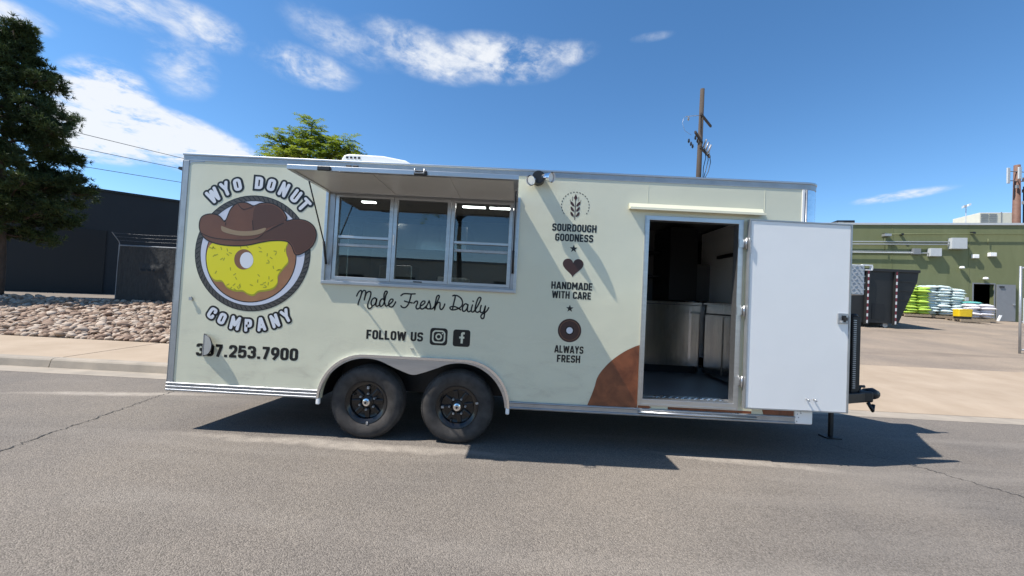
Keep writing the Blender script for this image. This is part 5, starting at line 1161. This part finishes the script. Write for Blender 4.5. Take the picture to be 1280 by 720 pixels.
lay('star', [star((3.695, 1.857), 0.038)], -0.0012, 'ink'); lay('star', [star((3.685, 1.302), 0.036)], -0.0012, 'ink')
hc = (3.697, 1.692); lay('heart', [[(hc[0]+0.0060*16*math.sin(t)**3, hc[1]+0.0060*(13*math.cos(t)-5*math.cos(2*t)-2*math.cos(3*t)-math.cos(4*t))) for t in [2*math.pi*i/60 for i in range(60)]]], -0.0012, 'ink_brown')
dn_c = (3.692, 1.100); dn = lay('doughnut_icon', [circ(dn_c, 0.108), circ(dn_c, 0.030, 24)[::-1]], -0.0012, 'ink_brown')
lay('doughnut_icon_edge', [circ(dn_c, 0.092, 48), circ(dn_c, 0.088, 48)[::-1]], -0.0017, 'dough_dark', dn)
lay('doughnut_icon_hole', [circ(dn_c, 0.0295, 24)], -0.0012, 'ink_white', dn); lay('doughnut_icon_rim', [circ(dn_c, 0.042, 32), circ(dn_c, 0.032, 32)[::-1]], -0.0017, 'ink', dn)
# big chocolate doughnut print at the foot of the wall, cut by the door
gd = lay('chocolate_print', [[(3.885, ZB+0.064), (DX0-0.002, ZB+0.064), (DX0-0.002, 1.0)]+smooth_pts([(4.30, 0.985), (4.20, 0.93), (4.09, 0.845), (4.01, 0.755), (3.965, 0.68), (3.945, 0.60), (3.92, 0.52)], 5)], -0.0012, 'choc')
for a, b in ((4.345, 4.47), (4.62, 5.38), (5.47, 5.765)): lay('chocolate_print', [[(a, ZB+0.064), (b-0.02, ZB+0.064), (b, ZB+0.078), (b-0.03, DZ0-0.001), (a, DZ0-0.001)] if b < 5.3 else [(a+0.02, ZB+0.064), (b, ZB+0.064), (b, 0.487), (a, 0.487)] if a > 5.3 else [(a, ZB+0.064), (b, ZB+0.064), (b, DZ0-0.001), (a, DZ0-0.001)]], -0.0012, 'choc')

# ------------------------------------------------------------------ across the street, behind the viewer (mirrored in the glass and metal)
sb = thing('low_shop', 'low tan block building across the street, mirrored in the trailer windows', 'building', (2, -34, 0))
MB().box(-22, 10, -44, -34, -0.6, 4.6).build('wall', 'beige', sb); MB().box(-22.1, 10.1, -44.1, -33.9, 4.6, 4.8).build('parapet_cap', 'grey_paint', sb)
for x in (-19, -14, -9, -4, 1, 6): MB().box(x, x+2.4, -34.0, -33.96, 1.0, 3.0).build('window', 'black_gloss', sb)
src = [o for o in bpy.data.objects if o.name.startswith('leafy_tree')][0]
for (x, y, sc_, lab) in ((3.6, -21, 1.25, 'leafy street tree across the road before the low shop window'), (8.6, -24, 1.1, 'leafy street tree across the road past the shop corner'), (-6.0, -22, 1.35, 'leafy street tree across the road near the shop middle')):
    r_ = src.copy(); COL.objects.link(r_); r_.location = (x, y, 0.1); r_.scale = (sc_,)*3; r_['label'] = lab; r_['group'] = 'street trees across the road'
    for ch in src.children:
        c_ = ch.copy(); COL.objects.link(c_); c_.parent = r_
